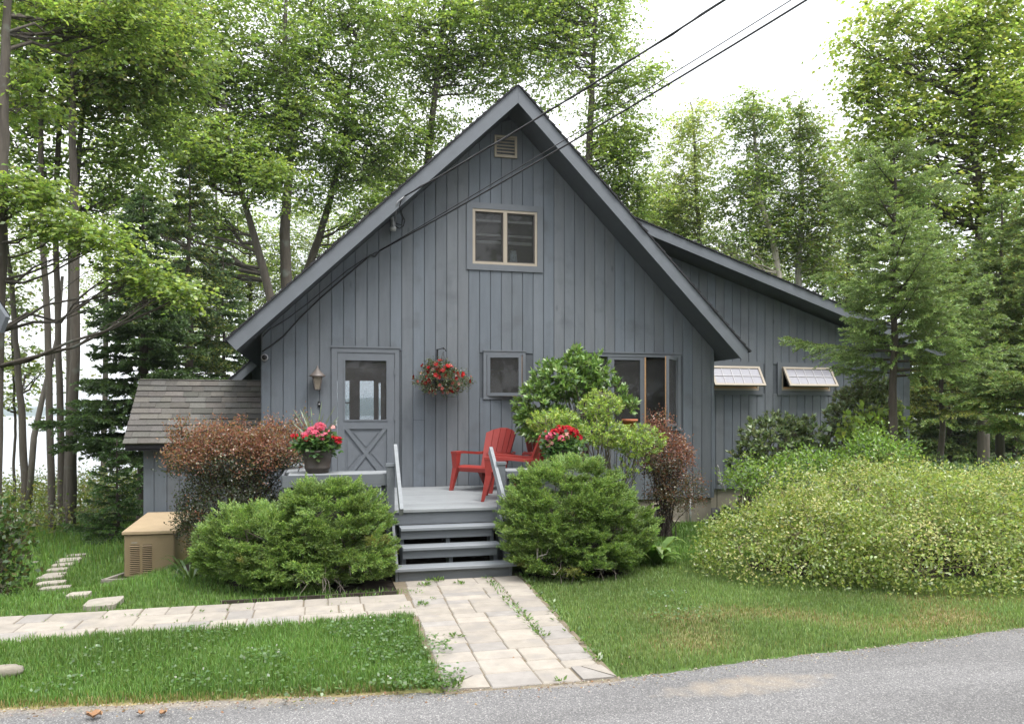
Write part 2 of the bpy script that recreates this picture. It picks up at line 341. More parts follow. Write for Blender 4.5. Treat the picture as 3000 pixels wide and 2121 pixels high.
def m_road():
    m = bpy.data.materials.new('asphalt'); m.use_nodes = True; t = m.node_tree; nd = t.nodes; L = t.links.new
    p = nd['Principled BSDF']; p.inputs['Roughness'].default_value = 0.9; p.inputs['Specular IOR Level'].default_value = 0.3
    tcn = nd.new('ShaderNodeTexCoord')
    v = nd.new('ShaderNodeTexVoronoi'); v.inputs['Scale'].default_value = 140; L(tcn.outputs['Object'], v.inputs['Vector'])
    wn_ = nd.new('ShaderNodeTexWhiteNoise'); L(v.outputs['Color'], wn_.inputs['Vector'])
    r = nd.new('ShaderNodeValToRGB'); e = r.color_ramp.elements
    e[0].position = 0; e[0].color = (0.10, 0.098, 0.10, 1); e[1].position = 1; e[1].color = (0.32, 0.313, 0.305, 1)
    k = e.new(0.55); k.color = (0.150, 0.147, 0.149, 1); k = e.new(0.86); k.color = (0.195, 0.19, 0.19, 1)
    L(wn_.outputs['Value'], r.inputs[0])
    n = nd.new('ShaderNodeTexNoise'); n.inputs['Scale'].default_value = 1.3; n.inputs['Detail'].default_value = 6; mpr = nd.new('ShaderNodeMapping'); mpr.inputs['Scale'].default_value = (.28, 1.5, 1); L(tcn.outputs['Object'], mpr.inputs['Vector']); L(mpr.outputs[0], n.inputs['Vector'])
    mr = nd.new('ShaderNodeMapRange'); mr.inputs['From Min'].default_value = 0.3; mr.inputs['From Max'].default_value = 0.7; mr.inputs['To Min'].default_value = 0.80; mr.inputs['To Max'].default_value = 1.20
    L(n.outputs['Fac'], mr.inputs[0]); s = nd.new('ShaderNodeVectorMath'); s.operation = 'SCALE'; L(r.outputs[0], s.inputs[0]); L(mr.outputs[0], s.inputs['Scale'])
    at = nd.new('ShaderNodeAttribute'); at.attribute_name = 'col'      # sandy patches
    n2 = nd.new('ShaderNodeTexNoise'); n2.inputs['Scale'].default_value = 7; n2.inputs['Detail'].default_value = 8; L(tcn.outputs['Object'], n2.inputs['Vector'])
    ad = nd.new('ShaderNodeMath'); ad.operation = 'ADD'; L(at.outputs['Fac'], ad.inputs[0]); L(n2.outputs['Fac'], ad.inputs[1])
    m2 = nd.new('ShaderNodeMapRange'); m2.inputs['From Min'].default_value = 0.75; m2.inputs['From Max'].default_value = 1.35; m2.inputs['To Max'].default_value = 0.7; L(ad.outputs[0], m2.inputs[0])
    mm = nd.new('ShaderNodeMix'); mm.data_type = 'RGBA'; L(m2.outputs[0], mm.inputs['Factor']); L(s.outputs[0], mm.inputs[6]); mm.inputs[7].default_value = (0.30, 0.25, 0.19, 1)
    L(mm.outputs[2], p.inputs['Base Color'])
    b = nd.new('ShaderNodeBump'); b.inputs['Strength'].default_value = 0.5; b.inputs['Distance'].default_value = 0.006; L(v.outputs['Distance'], b.inputs['Height']); L(b.outputs[0], p.inputs['Normal'])
    return m
def build_road():
    xs = np.concatenate([np.linspace(-60, -6, 30)[:-1], np.linspace(-6, 10, 320), np.linspace(10, 60, 30)[1:]])
    rng = np.random.default_rng(5); jag = np.convolve(rng.standard_normal(len(xs)), [0.3, 0.5, 0.3], 'same')*0.015
    t = np.concatenate([np.linspace(0, 2.4, 36), np.linspace(2.4, 40, 8)[1:]])
    X = np.repeat(xs[None], len(t), 0); Y = (road_edge(xs) + jag)[None] - t[:, None]
    nx, ny = len(xs), len(t); V = np.stack([X, Y, np.full_like(X, 0.012) - 0.012*(t[:, None] < 0.01)], -1)
    V[:, :, 2] += 0.0
    V = V.reshape(-1, 3); i = np.arange(nx*ny).reshape(ny, nx)
    Fq = np.stack([i[1:, :-1], i[1:, 1:], i[:-1, 1:], i[:-1, :-1]], -1).reshape(-1, 4)
    me = bpy.data.meshes.new('road'); me.from_pydata(V.tolist(), [], Fq.tolist())
    x, y = V[:, 0], V[:, 1]
    ell = lambda cx, cy, rx, ry: np.clip(1.15 - ((x - cx)/rx)**2 - ((y - cy)/ry)**2, 0, 1)
    p0 = G(2195, 2010); s = 0.62*ell(p0[0], p0[1], 0.80, 0.22)
    s = np.maximum(s, 0.75*ell(1.75, 5.02, 0.55, 0.09)); s = np.maximum(s, 0.72*sstep(0.3, 0.0, road_edge(x) - y)*sstep(0.9, -0.2, x))
    ca = me.color_attributes.new('col', 'FLOAT_COLOR', 'POINT')
    ca.data.foreach_set('color', np.hstack([np.repeat(s[:, None], 3, 1), np.ones((len(s), 1))]).astype('f').ravel())
    me.materials.append(m_road()); tag(link('road', me), kind='structure')

def build_path():
    rng = random.Random(8); mb = MB(); jb = MB()
    jb.add([(PX0 - .02, 4.95, .011), (PX1 + .04, 4.95, .011), (PX1 + .26, 8.75, .011), (PX0 - 0.05, 8.75, .011)], [(0, 1, 2, 3)])
    jb.add([(-14, SY0, .010), (PX0 - .021, SY0, .010), (PX0 - .021, SY1, .010), (-14, SY1, .010)], [(0, 1, 2, 3)])
    def col():
        k = rng.random(); b = rng.uniform(0.9, 1.1)
        return (b*0.93, b*0.94, b*0.97) if k < 0.3 else ((b, b*0.98, b*0.95) if k < 0.7 else (b*1.04, b*1.02, b*0.98))
    def slab(x0, y0, x1, y1):
        g = 0.0042; dz = rng.uniform(-0.002, 0.002); a = rng.uniform(-.004, .004)
        z1 = 0.020 + dz; r = 0.007
        mb.bbox((x0 + g + a, y0 + g, -0.03), (x1 - g + a, y1 - g, z1), r, col())
    w = lambda y: 0.066*(y - 5.1)
    sk = lambda x: .35 + .65*(x - .82)/1.16
    def column(x0, x1, y0, y1, sizes, g=0):
        y = y0
        while y < y1 - .03:
            e = y + rng.choice(sizes)
            if y1 - e < .12: e = y1
            slab(x0 + w(y)*sk(x0), y, x1 + w(y)*sk(x1), e); y = e
    X = lambda x, y: x + w(y)*sk(x)
    column(.82, 1.12, 5.33, 8.48, [.15, .155, .21, .23]); column(1.72, 1.98, 5.33, 8.48, [.15, .155, .21, .23])
    y = 5.33
    while y < 8.45:
        e = min(y + rng.choice([.46, .52, .62]), 8.48); e = 8.48 if 8.48 - e < .2 else e
        if rng.random() < .3:
            m_ = y + .21; slab(X(1.12, y), y, X(1.72, y), m_); xm = rng.choice([1.33, 1.52]); slab(X(1.12, y), m_, X(xm, y), e); slab(X(xm, y), m_, X(1.72, y), e)
        else:
            xm = rng.choice([1.33, 1.40, 1.47, 1.53]); column(1.12, xm, y, e, [.16, .21, .31]); column(xm, 1.72, y, e, [.155, .21, .30])
        y = e
    for a, b in ((1.12, 1.48), (1.48, 1.76)): slab(a, 5.05, b, 5.325)
    mb.prism([(0.80, 5.09, -.03), (1.11, 5.06, -.03), (1.11, 5.32, -.03), (1.06, 5.32, -.03)], (0, 0, .055), col())
    mb.prism([(0.80, 5.11, -.03), (1.04, 5.325, -.03), (0.83, 5.325, -.03)], (0, 0, .053), col())
    mb.prism([(1.77, 5.05, -.03), (2.00, 5.05, -.03), (1.83, 5.32, -.03), (1.77, 5.32, -.03)], (0, 0, .055), col())
    mb.prism([(2.02, 5.06, -.03), (2.00, 5.32, -.03), (1.85, 5.32, -.03)], (0, 0, .053), col())
    ys = [7.02, 7.30, 7.60, 7.90]
    for r in range(3):
        x = 0.88 - .02*r
        while x > -13:
            l = rng.choice([.23, .31, .46, .46, .6]); slab(x - l, ys[r], x, ys[r+1]); x -= l
    o = mb.obj('path', M['paver']); tag(o, kind='structure'); tag(jb.obj('path_bed', M['joint']), kind='structure')
build_ground(); build_road(); build_path()

def build_lake():
    m = bpy.data.materials.new('lake_water'); m.use_nodes = True; t = m.node_tree; nd = t.nodes; p = nd['Principled BSDF']
    p.inputs['Base Color'].default_value = (0.20, 0.22, 0.24, 1); p.inputs['Roughness'].default_value = 0.12; p.inputs['Specular IOR Level'].default_value = 0.9
    tcn = nd.new('ShaderNodeTexCoord'); mp = nd.new('ShaderNodeMapping'); mp.inputs['Scale'].default_value = (0.25, 1, 1)
    n = nd.new('ShaderNodeTexNoise'); n.inputs['Scale'].default_value = 0.6; n.inputs['Detail'].default_value = 7
    b = nd.new('ShaderNodeBump'); b.inputs['Strength'].default_value = 0.35; b.inputs['Distance'].default_value = 0.5
    t.links.new(tcn.outputs['Object'], mp.inputs[0]); t.links.new(mp.outputs[0], n.inputs['Vector']); t.links.new(n.outputs['Fac'], b.inputs['Height']); t.links.new(b.outputs[0], p.inputs['Normal'])
    mb = MB(); mb.add([(-2500, 38, -4.6), (2500, 38, -4.6), (2500, 2300, -4.6), (-2500, 2300, -4.6)], [(0, 1, 2, 3)])
    tag(mb.obj('lake', m), kind='structure')
    hb = MB(); n = 160; xs = np.linspace(-2400, 2400, n)
    hm = mat('wooded_far_shore', (0.045, 0.075, 0.06), 1, 0.4, 0.02, attr=False)
    hgt = 34 + 9*np.sin(xs*0.0031 + 1) + 6*np.sin(xs*0.011) + 2.0*np.sin(xs*0.05) + np.random.default_rng(1).uniform(0, 2.5, n)
    v = []
    for k, (dy, f) in enumerate(((0, 0), (15, 0.35), (160, 0.75), (420, 1.0), (700, 0.6))):
        v += [(x, 1900 + dy + 0.00003*x*x*0 + 60*sin(x*0.002), -4.7 + f*h) for x, h in zip(xs, hgt)]
    f = [(k*n + i, k*n + i + 1, (k+1)*n + i + 1, (k+1)*n + i) for k in range(4) for i in range(n - 1)]
    hb.add(v, f, smooth=True); tag(hb.obj('hills', hm), kind='structure')
build_lake()

# ------------------------------------------------------------------ the house
YW = 11.93; YF = 11.31                                # front wall plane, bargeboard plane
XL, XR = -0.842, 6.54; ZB = 0.42
TL, AP, TR = (-1.27, 2.875), (2.915, 6.84), (6.83, 2.88)   # roof line: left eave, ridge, right eave
SLL = (AP[1] - TL[1])/(AP[0] - TL[0]); SLR = (AP[1] - TR[1])/(TR[0] - AP[0])
def soffit(x, d=0.232):
    return AP[1] - d - (AP[0] - x)*SLL if x < AP[0] else AP[1] - d - (x - AP[0])*SLR
house = empty('house', 'grey board-sided gabled house with a steep roof and a lower right wing', 'house', (2.9, YW, 0))
def part(mb, name, m, parent=house, label=None):
    o = mb.obj(name, M[m] if isinstance(m, str) else m)
    o.parent = parent
    p = parent; loc = np.zeros(3)
    while p is not None: loc += np.array(p.location); p = p.parent
    o.data.transform(__import__('mathutils').Matrix.Translation((-loc[0], -loc[1], -loc[2])))
    if label: o['label'] = label
    return o
def siding(mb, x0, x1, zb, ztop, Y, holes, pitch=0.1757, off=0.0, seed=1, joints=0.16, gap=0.0085, depth=0.018):
    rng = random.Random(seed); x = x0 - off
    while x < x1:
        a, b = max(x + gap/2, x0), min(x + pitch - gap/2, x1); x += pitch
        if b - a < 0.01: continue
        cuts = sorted([(h[2], h[3]) for h in holes if h[0] < b - 0.02 and h[1] > a + 0.02])
        zs = [zb]; segs = []
        for c0, c1 in cuts:
            segs.append((zs[-1], c0)); zs.append(c1)
        segs.append((zs[-1], None))
        shade = rng.uniform(0.93, 1.07); tint = rng.uniform(-.03, .03)
        for s0, s1 in segs:
            ss = [(s0, s1)]
            top = min(ztop(a), ztop(b)) if s1 is None else s1
            if rng.random() < joints and top - s0 > 1.6:
                zj = rng.uniform(s0 + .5, top - .6); ss = [(s0, zj - .003), (zj + .003, s1)]
            for q0, q1 in ss:
                k = shade*rng.uniform(.97, 1.03); c = (k*(1 + tint), k, k*(1 - tint))
                za, zb_ = (ztop(a), ztop(b)) if q1 is None else (q1, q1)
                if min(za, zb_) - q0 < 0.02: continue
                e = 0.004
                pf = [(a + e, Y, q0), (b - e, Y, q0), (b - e, Y, zb_), (a + e, Y, za)]
                pb = [(a, Y + e, q0), (b, Y + e, q0), (b, Y + e, zb_), (a, Y + e, za)]
                pd = [(a, Y + depth, q0), (b, Y + depth, q0), (b, Y + depth, zb_), (a, Y + depth, za)]
                v = pf + pb + pd; f = [(0, 1, 2, 3)]
                for o_ in (0, 4):
                    for i in range(4): j = (i + 1) % 4; f.append((o_ + j, o_ + i, o_ + 4 + i, o_ + 4 + j))
                mb.add(v, f, c)
def wall_sheet(mb, x0, x1, zb, ztop, Y0, Y1, holes, brk=()):   # solid backing with openings
    xs = sorted(set([x0, x1] + [h[0] for h in holes] + [h[1] for h in holes] + list(brk)))
    for a, b in zip(xs[:-1], xs[1:]):
        mid = (a + b)/2; cuts = sorted([(h[2], h[3]) for h in holes if h[0] < mid < h[1]]); z = zb
        for c0, c1 in cuts:
            if c0 > z: mb.box((a, Y0, z), (b, Y1, c0))
            z = c1
        mb.hex([(a, Y0, z), (b, Y0, z), (b, Y1, z), (a, Y1, z), (a, Y0, ztop(a)), (b, Y0, ztop(b)), (b, Y1, ztop(b)), (a, Y1, ztop(a))])
def rect(pxl, pyt, pxr, pyb, Y):                       # opening on a wall from photo pixels
    a = W(pxl, pyt, Y); b = W(pxr, pyb, Y); return (a[0], b[0], b[2], a[2])
gw = W(1366.7, 592, YW); gw2 = W(1590, 800, YW); gwr = (gw[0], gw2[0], gw2[2], gw[2])       # loft window, outer trim
sw = rect(1415.8, 1029, 1539, 1170, YW)              # small window
bw = rect(1690, 1030, 1993, 1258, YW); bw = (bw[0], bw[1], bw[2], W(1993, 1039, YW)[2])
dr = rect(971, 1018, 1169, 1424, YW); dr = (dr[0], dr[1], 0.722, dr[3])
vt = rect(1448, 397, 1513.6, 466, YW)
holes = [gwr, sw, bw, dr]
ins = lambda h, d: (h[0] + d, h[1] - d, h[2] + d, h[3] - d)
mb = MB(); siding(mb, XL, XR, ZB, lambda x: soffit(x), YW, [ins(h, .02) for h in holes], off=0.05, seed=4)
fw = part(mb, 'front_wall', 'siding')
mb = MB(); wall_sheet(mb, XL, XR, ZB - .0, lambda x: soffit(x) - .002, YW + 0.013, YW + 0.12, [ins(h, .05) for h in holes], (AP[0],))
part(mb, 'wall_frame', 'soffit')
# other walls, floors, rear wall with tall lake windows
YR = 19.5
mb = MB(); mb.box((XL, YW + .121, 0.42), (XL + .12, YR, soffit(XL))); mb.box((XR - .12, YW + .121, 0.42), (XR, YR, soffit(XR)))
mb.box((XL + .12, YW + .121, .60), (XR - .12, YR, .70)); part(mb, 'side_walls_and_floor', 'interior')
mb = MB(); mb.box((XL - .014, YW + .017, ZB), (XL - .001, YR, soffit(XL) - .012)); part(mb, 'side_siding', 'siding'); mb = MB(); mb.box((XR + .001, YW + .017, ZB), (XR + .014, 13.235, soffit(XR) - .012)); part(mb, 'side_siding', 'siding')
mb = MB(); mb.box((XL + .121, YW + .13, 2.98), (XR - .121, YR - .001, 3.06)); part(mb, 'loft_floor', 'dark')
rh = [(0.22, 0.70, .80, 2.67), (0.95, 1.30, .80, 2.67), (1.415, 1.475, .9, 2.62)]
mb = MB(); wall_sheet(mb, XL + .12, XR - .12, .42, lambda x: soffit(x) - .01, YR + .001, YR + .12, rh, (AP[0],)); part(mb, 'rear_wall', 'interior')
mb = MB()
for h in rh: mb.box((h[0], YR + .05, h[2]), (h[1], YR + .06, h[3]))
part(mb, 'rear_glass', 'glass')
for zz in (1.62, 2.1): mb = MB(); mb.box((.22, YR + .03, zz), (.70, YR + .045, zz + .035)); part(mb, 'rear_muntin', 'dark')
# roof
def slab_roof(mb, P0, P1, t, y0, y1, cut=True):
    (x0, z0), (x1, z1) = P0, P1; sgn = 1 if x1 > x0 else -1; d = np.array([x1 - x0, z1 - z0]); d /= np.linalg.norm(d)
    lx, lz = x0 + sgn*abs(d[1])*t*abs(d[0]), z0 - t + t*abs(d[1])**2*1.0
    poly = [(x0, y0, z0), (x1, y0, z1), (x1, y0, z1 - t), (lx, y0, lz)]
    if sgn < 0: poly = poly[::-1]
    mb.prism(poly, (0, y1 - y0, 0))
mb = MB(); slab_roof(mb, TL, AP, .225, YF + .03, 20.1); slab_roof(mb, TR, (AP[0] + .002, AP[1]), .225, YF + .03, 20.1)
part(mb, 'roof_deck', 'soffit')
for P0, nm in ((TL, 'left'), (TR, 'right')):
    mb = MB(); slab_roof(mb, P0, AP if P0 is TL else (AP[0] + .003, AP[1]), .262, YF, YF + .028); part(mb, 'bargeboard', 'trim')
def shingles(P0, P1, y0, y1, name='roof', th=.016, course=.145, parent=house, material='darkshingle', seed=2):
    mb = MB(); rng = random.Random(seed); p0, p1 = np.array(P0), np.array(P1); d = p1 - p0; Ln = np.linalg.norm(d); d /= Ln; n = np.array([-d[1], d[0]]); n *= 1 if n[1] > 0 else -1
    s = -.03
    while s < Ln - .02:
        e = min(s + course*1.35, Ln + .005); l0 = .004 + th + rng.uniform(0, .008); l1 = .004
        a = p0 + d*s + n*.002; b = p0 + d*e + n*.002; a2 = p0 + d*s + n*(l0 + .012); b2 = p0 + d*e + n*(l1 + .006)
        yy = y0 - rng.uniform(.018, .035)
        q = [(a[0], yy, a[1]), (b[0], yy, b[1]), (b[0], y1, b[1]), (a[0], y1, a[1]), (a2[0], yy, a2[1]), (b2[0], yy, b2[1]), (b2[0], y1, b2[1]), (a2[0], y1, a2[1])]
        mb.hex(q, (rng.uniform(.8, 1.2),)*3); s += course
    return part(mb, name, material, parent)
shingles(TL, AP, YF, 20.15, seed=3); shingles(TR, AP, YF, 20.15, seed=9)
# rear-left lower eave seen above the lean-to
P0, P1 = (-1.72, 2.43), (-0.9, 3.21)
mb = MB(); slab_roof(mb, P0, P1, .2, 15.3, 15.33); part(mb, 'bargeboard', 'trim')
mb = MB(); slab_roof(mb, P0, P1, .17, 15.331, 20); part(mb, 'roof_deck', 'soffit'); shingles(P0, P1, 15.3, 20.05, seed=19)
mb = MB(); mb.box((-1.3, 15.8, -.6), (XL - .002, 19.6, 2.75)); part(mb, 'rear_wing_wall', 'siding')
# right wing
YA = 13.24; XA = 11.67; YAF = 12.74
def aroof(x): return 5.247 - .3312*(x - 5.69)
aw1 = rect(2060, 1058, 2234, 1157, YA); aw2 = rect(2277, 1058, 2420, 1157, YA); aw2 = (aw2[0], aw2[0] + (aw1[1] - aw1[0]), aw1[2], aw1[3])
mb = MB(); siding(mb, XR - .3, XA, ZB, lambda x: aroof(x) - .23, YA, [ins(aw1, .03), ins(aw2, .03)], seed=12, joints=.05); part(mb, 'wing_wall', 'siding')
mb = MB(); wall_sheet(mb, XR + .002, XA - .005, ZB, lambda x: aroof(x) - .231, YA + .013, YA + .12, [ins(aw1, .06), ins(aw2, .06)])
mb.box((XA - .12, YA + .121, ZB), (XA - .005, 19.5, aroof(XA) - .24)); part(mb, 'wing_wall_frame', 'soffit')
mb = MB(); mb.box((XA - .02, YA + .017, ZB), (XA, 19.5, aroof(XA) - .23)); part(mb, 'wing_end_wall', 'siding')
mb = MB(); mb.box((XR + .01, YA + .13, .5), (XA - .13, 19, .55)); mb.box((XR + .01, YA + 1.6, .56), (XA - .13, YA + 1.7, 3.2)); part(mb, 'wing_interior', 'dark')
E0, E1 = (12.1, aroof(12.1)), (3.4, aroof(3.4))
mb = MB(); slab_roof(mb, E0, E1, .19, YAF, YAF + .028); part(mb, 'bargeboard', 'trim')
mb = MB(); slab_roof(mb, E0, E1, .165, YAF + .029, 20.1); part(mb, 'roof_deck', 'soffit'); shingles(E0, E1, YAF, 20.12, seed=29, th=.01)
# foundation
mb = MB(); mb.box((XL + .02, YW + .05, -.4), (XR - .03, YW + .25, ZB - .002)); mb.box((XR - .25, YW + .251, -.4), (XR - .03, YR, ZB - .002)); mb.box((XR - .02, YA + .05, -.4), (XA - .03, YA + .25, ZB - .002))
part(mb, 'foundation', 'concrete')

def window(label, loc_name='window'):
    o = bpy.data.objects.new('window', None); COL.objects.link(o); o.parent = house; o['label'] = label; return o
def frame(mb, h, w, y0, y1, col=(1, 1, 1)):            # four butted boards
    x0, x1, z0, z1 = h
    mb.box((x0, y0, z0), (x0 + w, y1, z1), col); mb.box((x1 - w, y0, z0), (x1, y1, z1), col)
    mb.box((x0 + w, y0, z0), (x1 - w, y1, z0 + w), col); mb.box((x0 + w, y0, z1 - w), (x1 - w, y1, z1), col)
def pane(h, y, name='pane', m='glass', parent=None):
    mb = MB(); mb.box((h[0], y, h[2]), (h[1], y + .006, h[3])); return part(mb, name, m, parent)
# loft window
w = window('square two-light window high in the gable')
mb = MB(); frame(mb, gwr, .095, YW - .022, YW + .05); part(mb, 'trim', 'trim', w)
fr = ins(gwr, .096); mb = MB(); frame(mb, fr, .04, YW - .012, YW + .09); cx = (fr[0] + fr[1])/2
mb.box((cx - .03, YW - .012, fr[2] + .04), (cx + .03, YW + .09, fr[3] - .04)); part(mb, 'frame', 'tan', w)
for a, b in ((fr[0] + .041, cx - .031), (cx + .031, fr[1] - .041)):
    s = (a, b, fr[2] + .041, fr[3] - .041)
    mb = MB(); frame(mb, s, .02, YW + .01, YW + .05); part(mb, 'sash', 'dark', w); pane(ins(s, .021), YW + .03, 'pane', 'glass', w)
    hh = s[3] - s[2]; mb = MB()
    for q, t in ((.83, .03), (.54, .035), (.39, .045)): mb.box((a + .022, YW + .07, s[2] + hh*q), (b - .022, YW + .10, s[2] + hh*q + t))
    part(mb, 'blind_rail', 'shade', w)
lamp = empty('table_lamp', 'patterned grey lamp shade standing inside the gable window', 'lamp', (cx + .2, YW + .30, 3.06))
zl = fr[2] - .12
mb = MB(); mb.lathe([(.085, zl + .17 - 3.06), (.06, zl + .42 - 3.06)], n=20); o = mb.obj('lamp_shade', mat('woven_shade', (.5, .55, .58), .8, .9, 60)); o.parent = lamp
mb = MB(); mb.lathe([(.06, 0), (.02, .05), (.02, zl + .2 - 3.06)], n=12); o = mb.obj('lamp_stem', M['dark']); o.parent = lamp
# gable vent
v_ = bpy.data.objects.new('gable_vent', None); COL.objects.link(v_); v_.parent = house
mb = MB(); frame(mb, vt, .035, YW - .03, YW - .001); part(mb, 'frame', 'tan', v_)
mb = MB(); n = 6
for i in range(n):
    z = vt[2] + .045 + (vt[3] - vt[2] - .09)*i/(n - 1) - .01
    mb.hex([(vt[0] + .036, YW - .028, z - .012), (vt[1] - .036, YW - .028, z - .012), (vt[1] - .036, YW - .002, z + .012), (vt[0] + .036, YW - .002, z + .012), (vt[0] + .036, YW - .028, z - .005), (vt[1] - .036, YW - .028, z - .005), (vt[1] - .036, YW - .002, z + .019), (vt[0] + .036, YW - .002, z + .019)])
part(mb, 'slats', 'tan', v_)
# small casement, sash swung out on its left hinge
w = window('small square window with its sash ajar, right of the hanging basket')
mb = MB(); frame(mb, sw, .05, YW - .02, YW + .05); mb.box((sw[0] - .01, YW - .03, sw[3] + .001), (sw[1] + .01, YW - .001, sw[3] + .022)); part(mb, 'trim', 'trim', w)
fr = ins(sw, .052); mb = MB(); mb.box((fr[1] - .03, YW - .005, fr[2]), (fr[1], YW + .09, fr[3])); mb.box((fr[0], YW + .05, fr[2]), (fr[1] - .031, YW + .09, fr[2] + .03)); part(mb, 'jamb', 'wood', w)
def sash(h, hinge, ang, parent, wd=.05, m='trim', gm='glass', th=.035, inner='wood'):
    """a sash swung on an upright hinge at its left (-1) or right (+1) edge"""
    x0, x1, z0, z1 = h; px = x0 if hinge < 0 else x1; Wd = x1 - x0
    def tr(b):
        out_ = []
        for (x, y, z) in b.v:
            dx = (x - px); a = ang if hinge > 0 else -ang
            out_.append((px + dx*cos(a) - (y - YW)*sin(a), YW - .022 + dx*sin(a) + (y - YW)*cos(a), z))
        b.v = out_; return b
    mb = MB(); frame(mb, h, wd, YW, YW + th); part(tr(mb), 'sash', m, parent)
    mb = MB(); mb.box((x0 + wd, YW + .012, z0 + wd), (x1 - wd, YW + .018, z1 - wd)); part(tr(mb), 'pane', gm, parent)
    mb = MB(); frame(mb, ins(h, .006), wd - .012, YW + th + .001, YW + th + .02); part(tr(mb), 'sash_back', inner, parent)
sash((fr[0] + .005, fr[1] - .032, fr[2], fr[3]), -1, R(16), w)
# wide window of three lights behind the shrubs
w = window('wide three-light window with its right sash swung open, behind the shrubs')
mb = MB(); frame(mb, bw, .055, YW - .02, YW + .05); mb.box((bw[0], YW - .05, bw[2] - .02), (bw[1] + .02, YW - .021, bw[2] + .02)); mb.box((bw[0] - .01, YW - .035, bw[3] + .001), (bw[1] + .01, YW - .001, bw[3] + .025)); part(mb, 'trim', 'trim', w)
fr = ins(bw, .056)
xm1, xm2 = W(1785, 1100, YW)[0], W(1888, 1100, YW)[0]
mb = MB(); mb.box((xm1 - .03, YW - .015, fr[2]), (xm1 + .03, YW + .08, fr[3])); mb.box((xm2 - .028, YW - .015, fr[2]), (xm2 - .005, YW + .08, fr[3])); part(mb, 'mullion', 'trim', w)
mb = MB(); mb.box((xm2 - .004, YW - .015, fr[2]), (xm2 + .022, YW + .08, fr[3])); part(mb, 'jamb', 'wood', w)
pane((fr[0], xm1 - .031, fr[2], fr[3]), YW + .03, 'pane', 'glass', w)
s = (xm1 + .032, xm2 - .03, fr[2], fr[3]); mb = MB(); frame(mb, s, .05, YW - .012, YW + .03); part(mb, 'sash', 'trim', w); pane(ins(s, .051), YW + .005, 'pane', 'glass', w)
pane((xm2 + .023, fr[1] - .031, fr[2], fr[3]), YW + .066, 'veil_pane', 'glass', w)  # unseen screen pane added so its grey veil lightens the black opening
sash((xm2 + .05, fr[1] - .005, fr[2], fr[3]), 1, R(48), w, inner='wood')
mb = MB(); mb.box((fr[1] - .03, YW + .0, fr[2]), (fr[1], YW + .08, fr[3])); part(mb, 'jamb', 'dark', w)
# awning windows in the wing, hinged at the top and propped out
for h, lab in ((aw1, 'awning window propped open, half hidden by the corner of the front wall'), (aw2, 'awning window propped open behind the spruce bough')):
    w = window(lab); mb = MB(); frame(mb, h, .085, YA - .022, YA + .05); part(mb, 'trim', 'trim', w)
    f2 = ins(h, .086); mb = MB(); frame(mb, f2, .035, YA - .015, YA + .09); part(mb, 'frame', 'tan', w)
    mb = MB(); mb.box((f2[0] + .036, YA + .0, f2[2] + .036), (f2[1] - .036, YA + .05, f2[2] + .07)); part(mb, 'sill', 'wood', w)
    a = R(33); Hh = f2[3] - f2[2] - .02; zt = f2[3] - .02
    def P(x, s, d): return (x, YA - .02 - s*sin(a) - d*cos(a), zt - s*cos(a) + d*sin(a))
    def sl(mb, x0, x1, s0, s1, d0, d1): mb.hex([P(x0, s1, d0), P(x1, s1, d0), P(x1, s0, d0), P(x0, s0, d0), P(x0, s1, d1), P(x1, s1, d1), P(x1, s0, d1), P(x0, s0, d1)])
    mb = MB(); g = .045; x0, x1 = f2[0] + .01, f2[1] - .01
    sl(mb, x0, x0 + g, 0, Hh, 0, .035); sl(mb, x1 - g, x1, 0, Hh, 0, .035); sl(mb, x0 + g, x1 - g, 0, g, 0, .035); sl(mb, x0 + g, x1 - g, Hh - g, Hh, 0, .035); part(mb, 'sash', 'tan', w)
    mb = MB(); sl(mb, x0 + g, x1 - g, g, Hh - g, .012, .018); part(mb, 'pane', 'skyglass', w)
    mb = MB()
    for i in range(1, 5): xx = x0 + g + (x1 - x0 - 2*g)*i/5; sl(mb, xx - .007, xx + .007, g, Hh - g, .019, .026)
    sl(mb, x0 + g, x1 - g, Hh/2 - .007, Hh/2 + .007, .0265, .03); part(mb, 'muntins', 'white', w)
# front door: screen door with glass over a crossbuck panel
d_ = bpy.data.objects.new('door', None); COL.objects.link(d_); d_.parent = house; d_['label'] = 'grey screen door with tall glass over a crossbuck panel'
mb = MB(); x0, x1, z0, z1 = dr
mb.box((x0, YW - .022, z0), (x0 + .085, YW + .06, z1)); mb.box((x1 - .065, YW - .022, z0), (x1, YW + .06, z1)); mb.box((x0 + .085, YW - .022, z1 - .07), (x1 - .065, YW + .06, z1))
mb.box((x0 - .012, YW - .035, z1 + .001), (x1 + .012, YW - .001, z1 + .025)); part(mb, 'casing', 'trim', d_)
D0, D1, DZ1 = x0 + .089, x1 - .069, z1 - .074
gl = rect(1009.5, 1053.5, 1133.7, 1231, YW); xp = rect(1001, 1256, 1139.5, 1378, YW)
mb = MB(); yb0, yb1 = YW - .012, YW + .028
mb.box((D0, yb0, z0 + .012), (gl[0], yb1, DZ1)); mb.box((gl[1], yb0, z0 + .012), (D1, yb1, DZ1)); mb.box((gl[0], yb0, gl[3]), (gl[1], yb1, DZ1)); mb.box((gl[0], yb0, gl[2] - .13), (gl[1], yb1, gl[2]))
mb.box((gl[0], yb0, z0 + .012), (gl[1], yb1, z0 + .15)); part(mb, 'leaf', 'trim', d_)
pane(gl, YW + .012, 'pane', 'screen', d_)
mb = MB(); bx = (gl[0] - .012, gl[1] + .012, gl[2] - .012, gl[3] + .012); frame(mb, bx, .022, YW - .022, YW - .0125); part(mb, 'glazing_bead', 'trim', d_)
pz0, pz1 = z0 + .15, gl[2] - .13
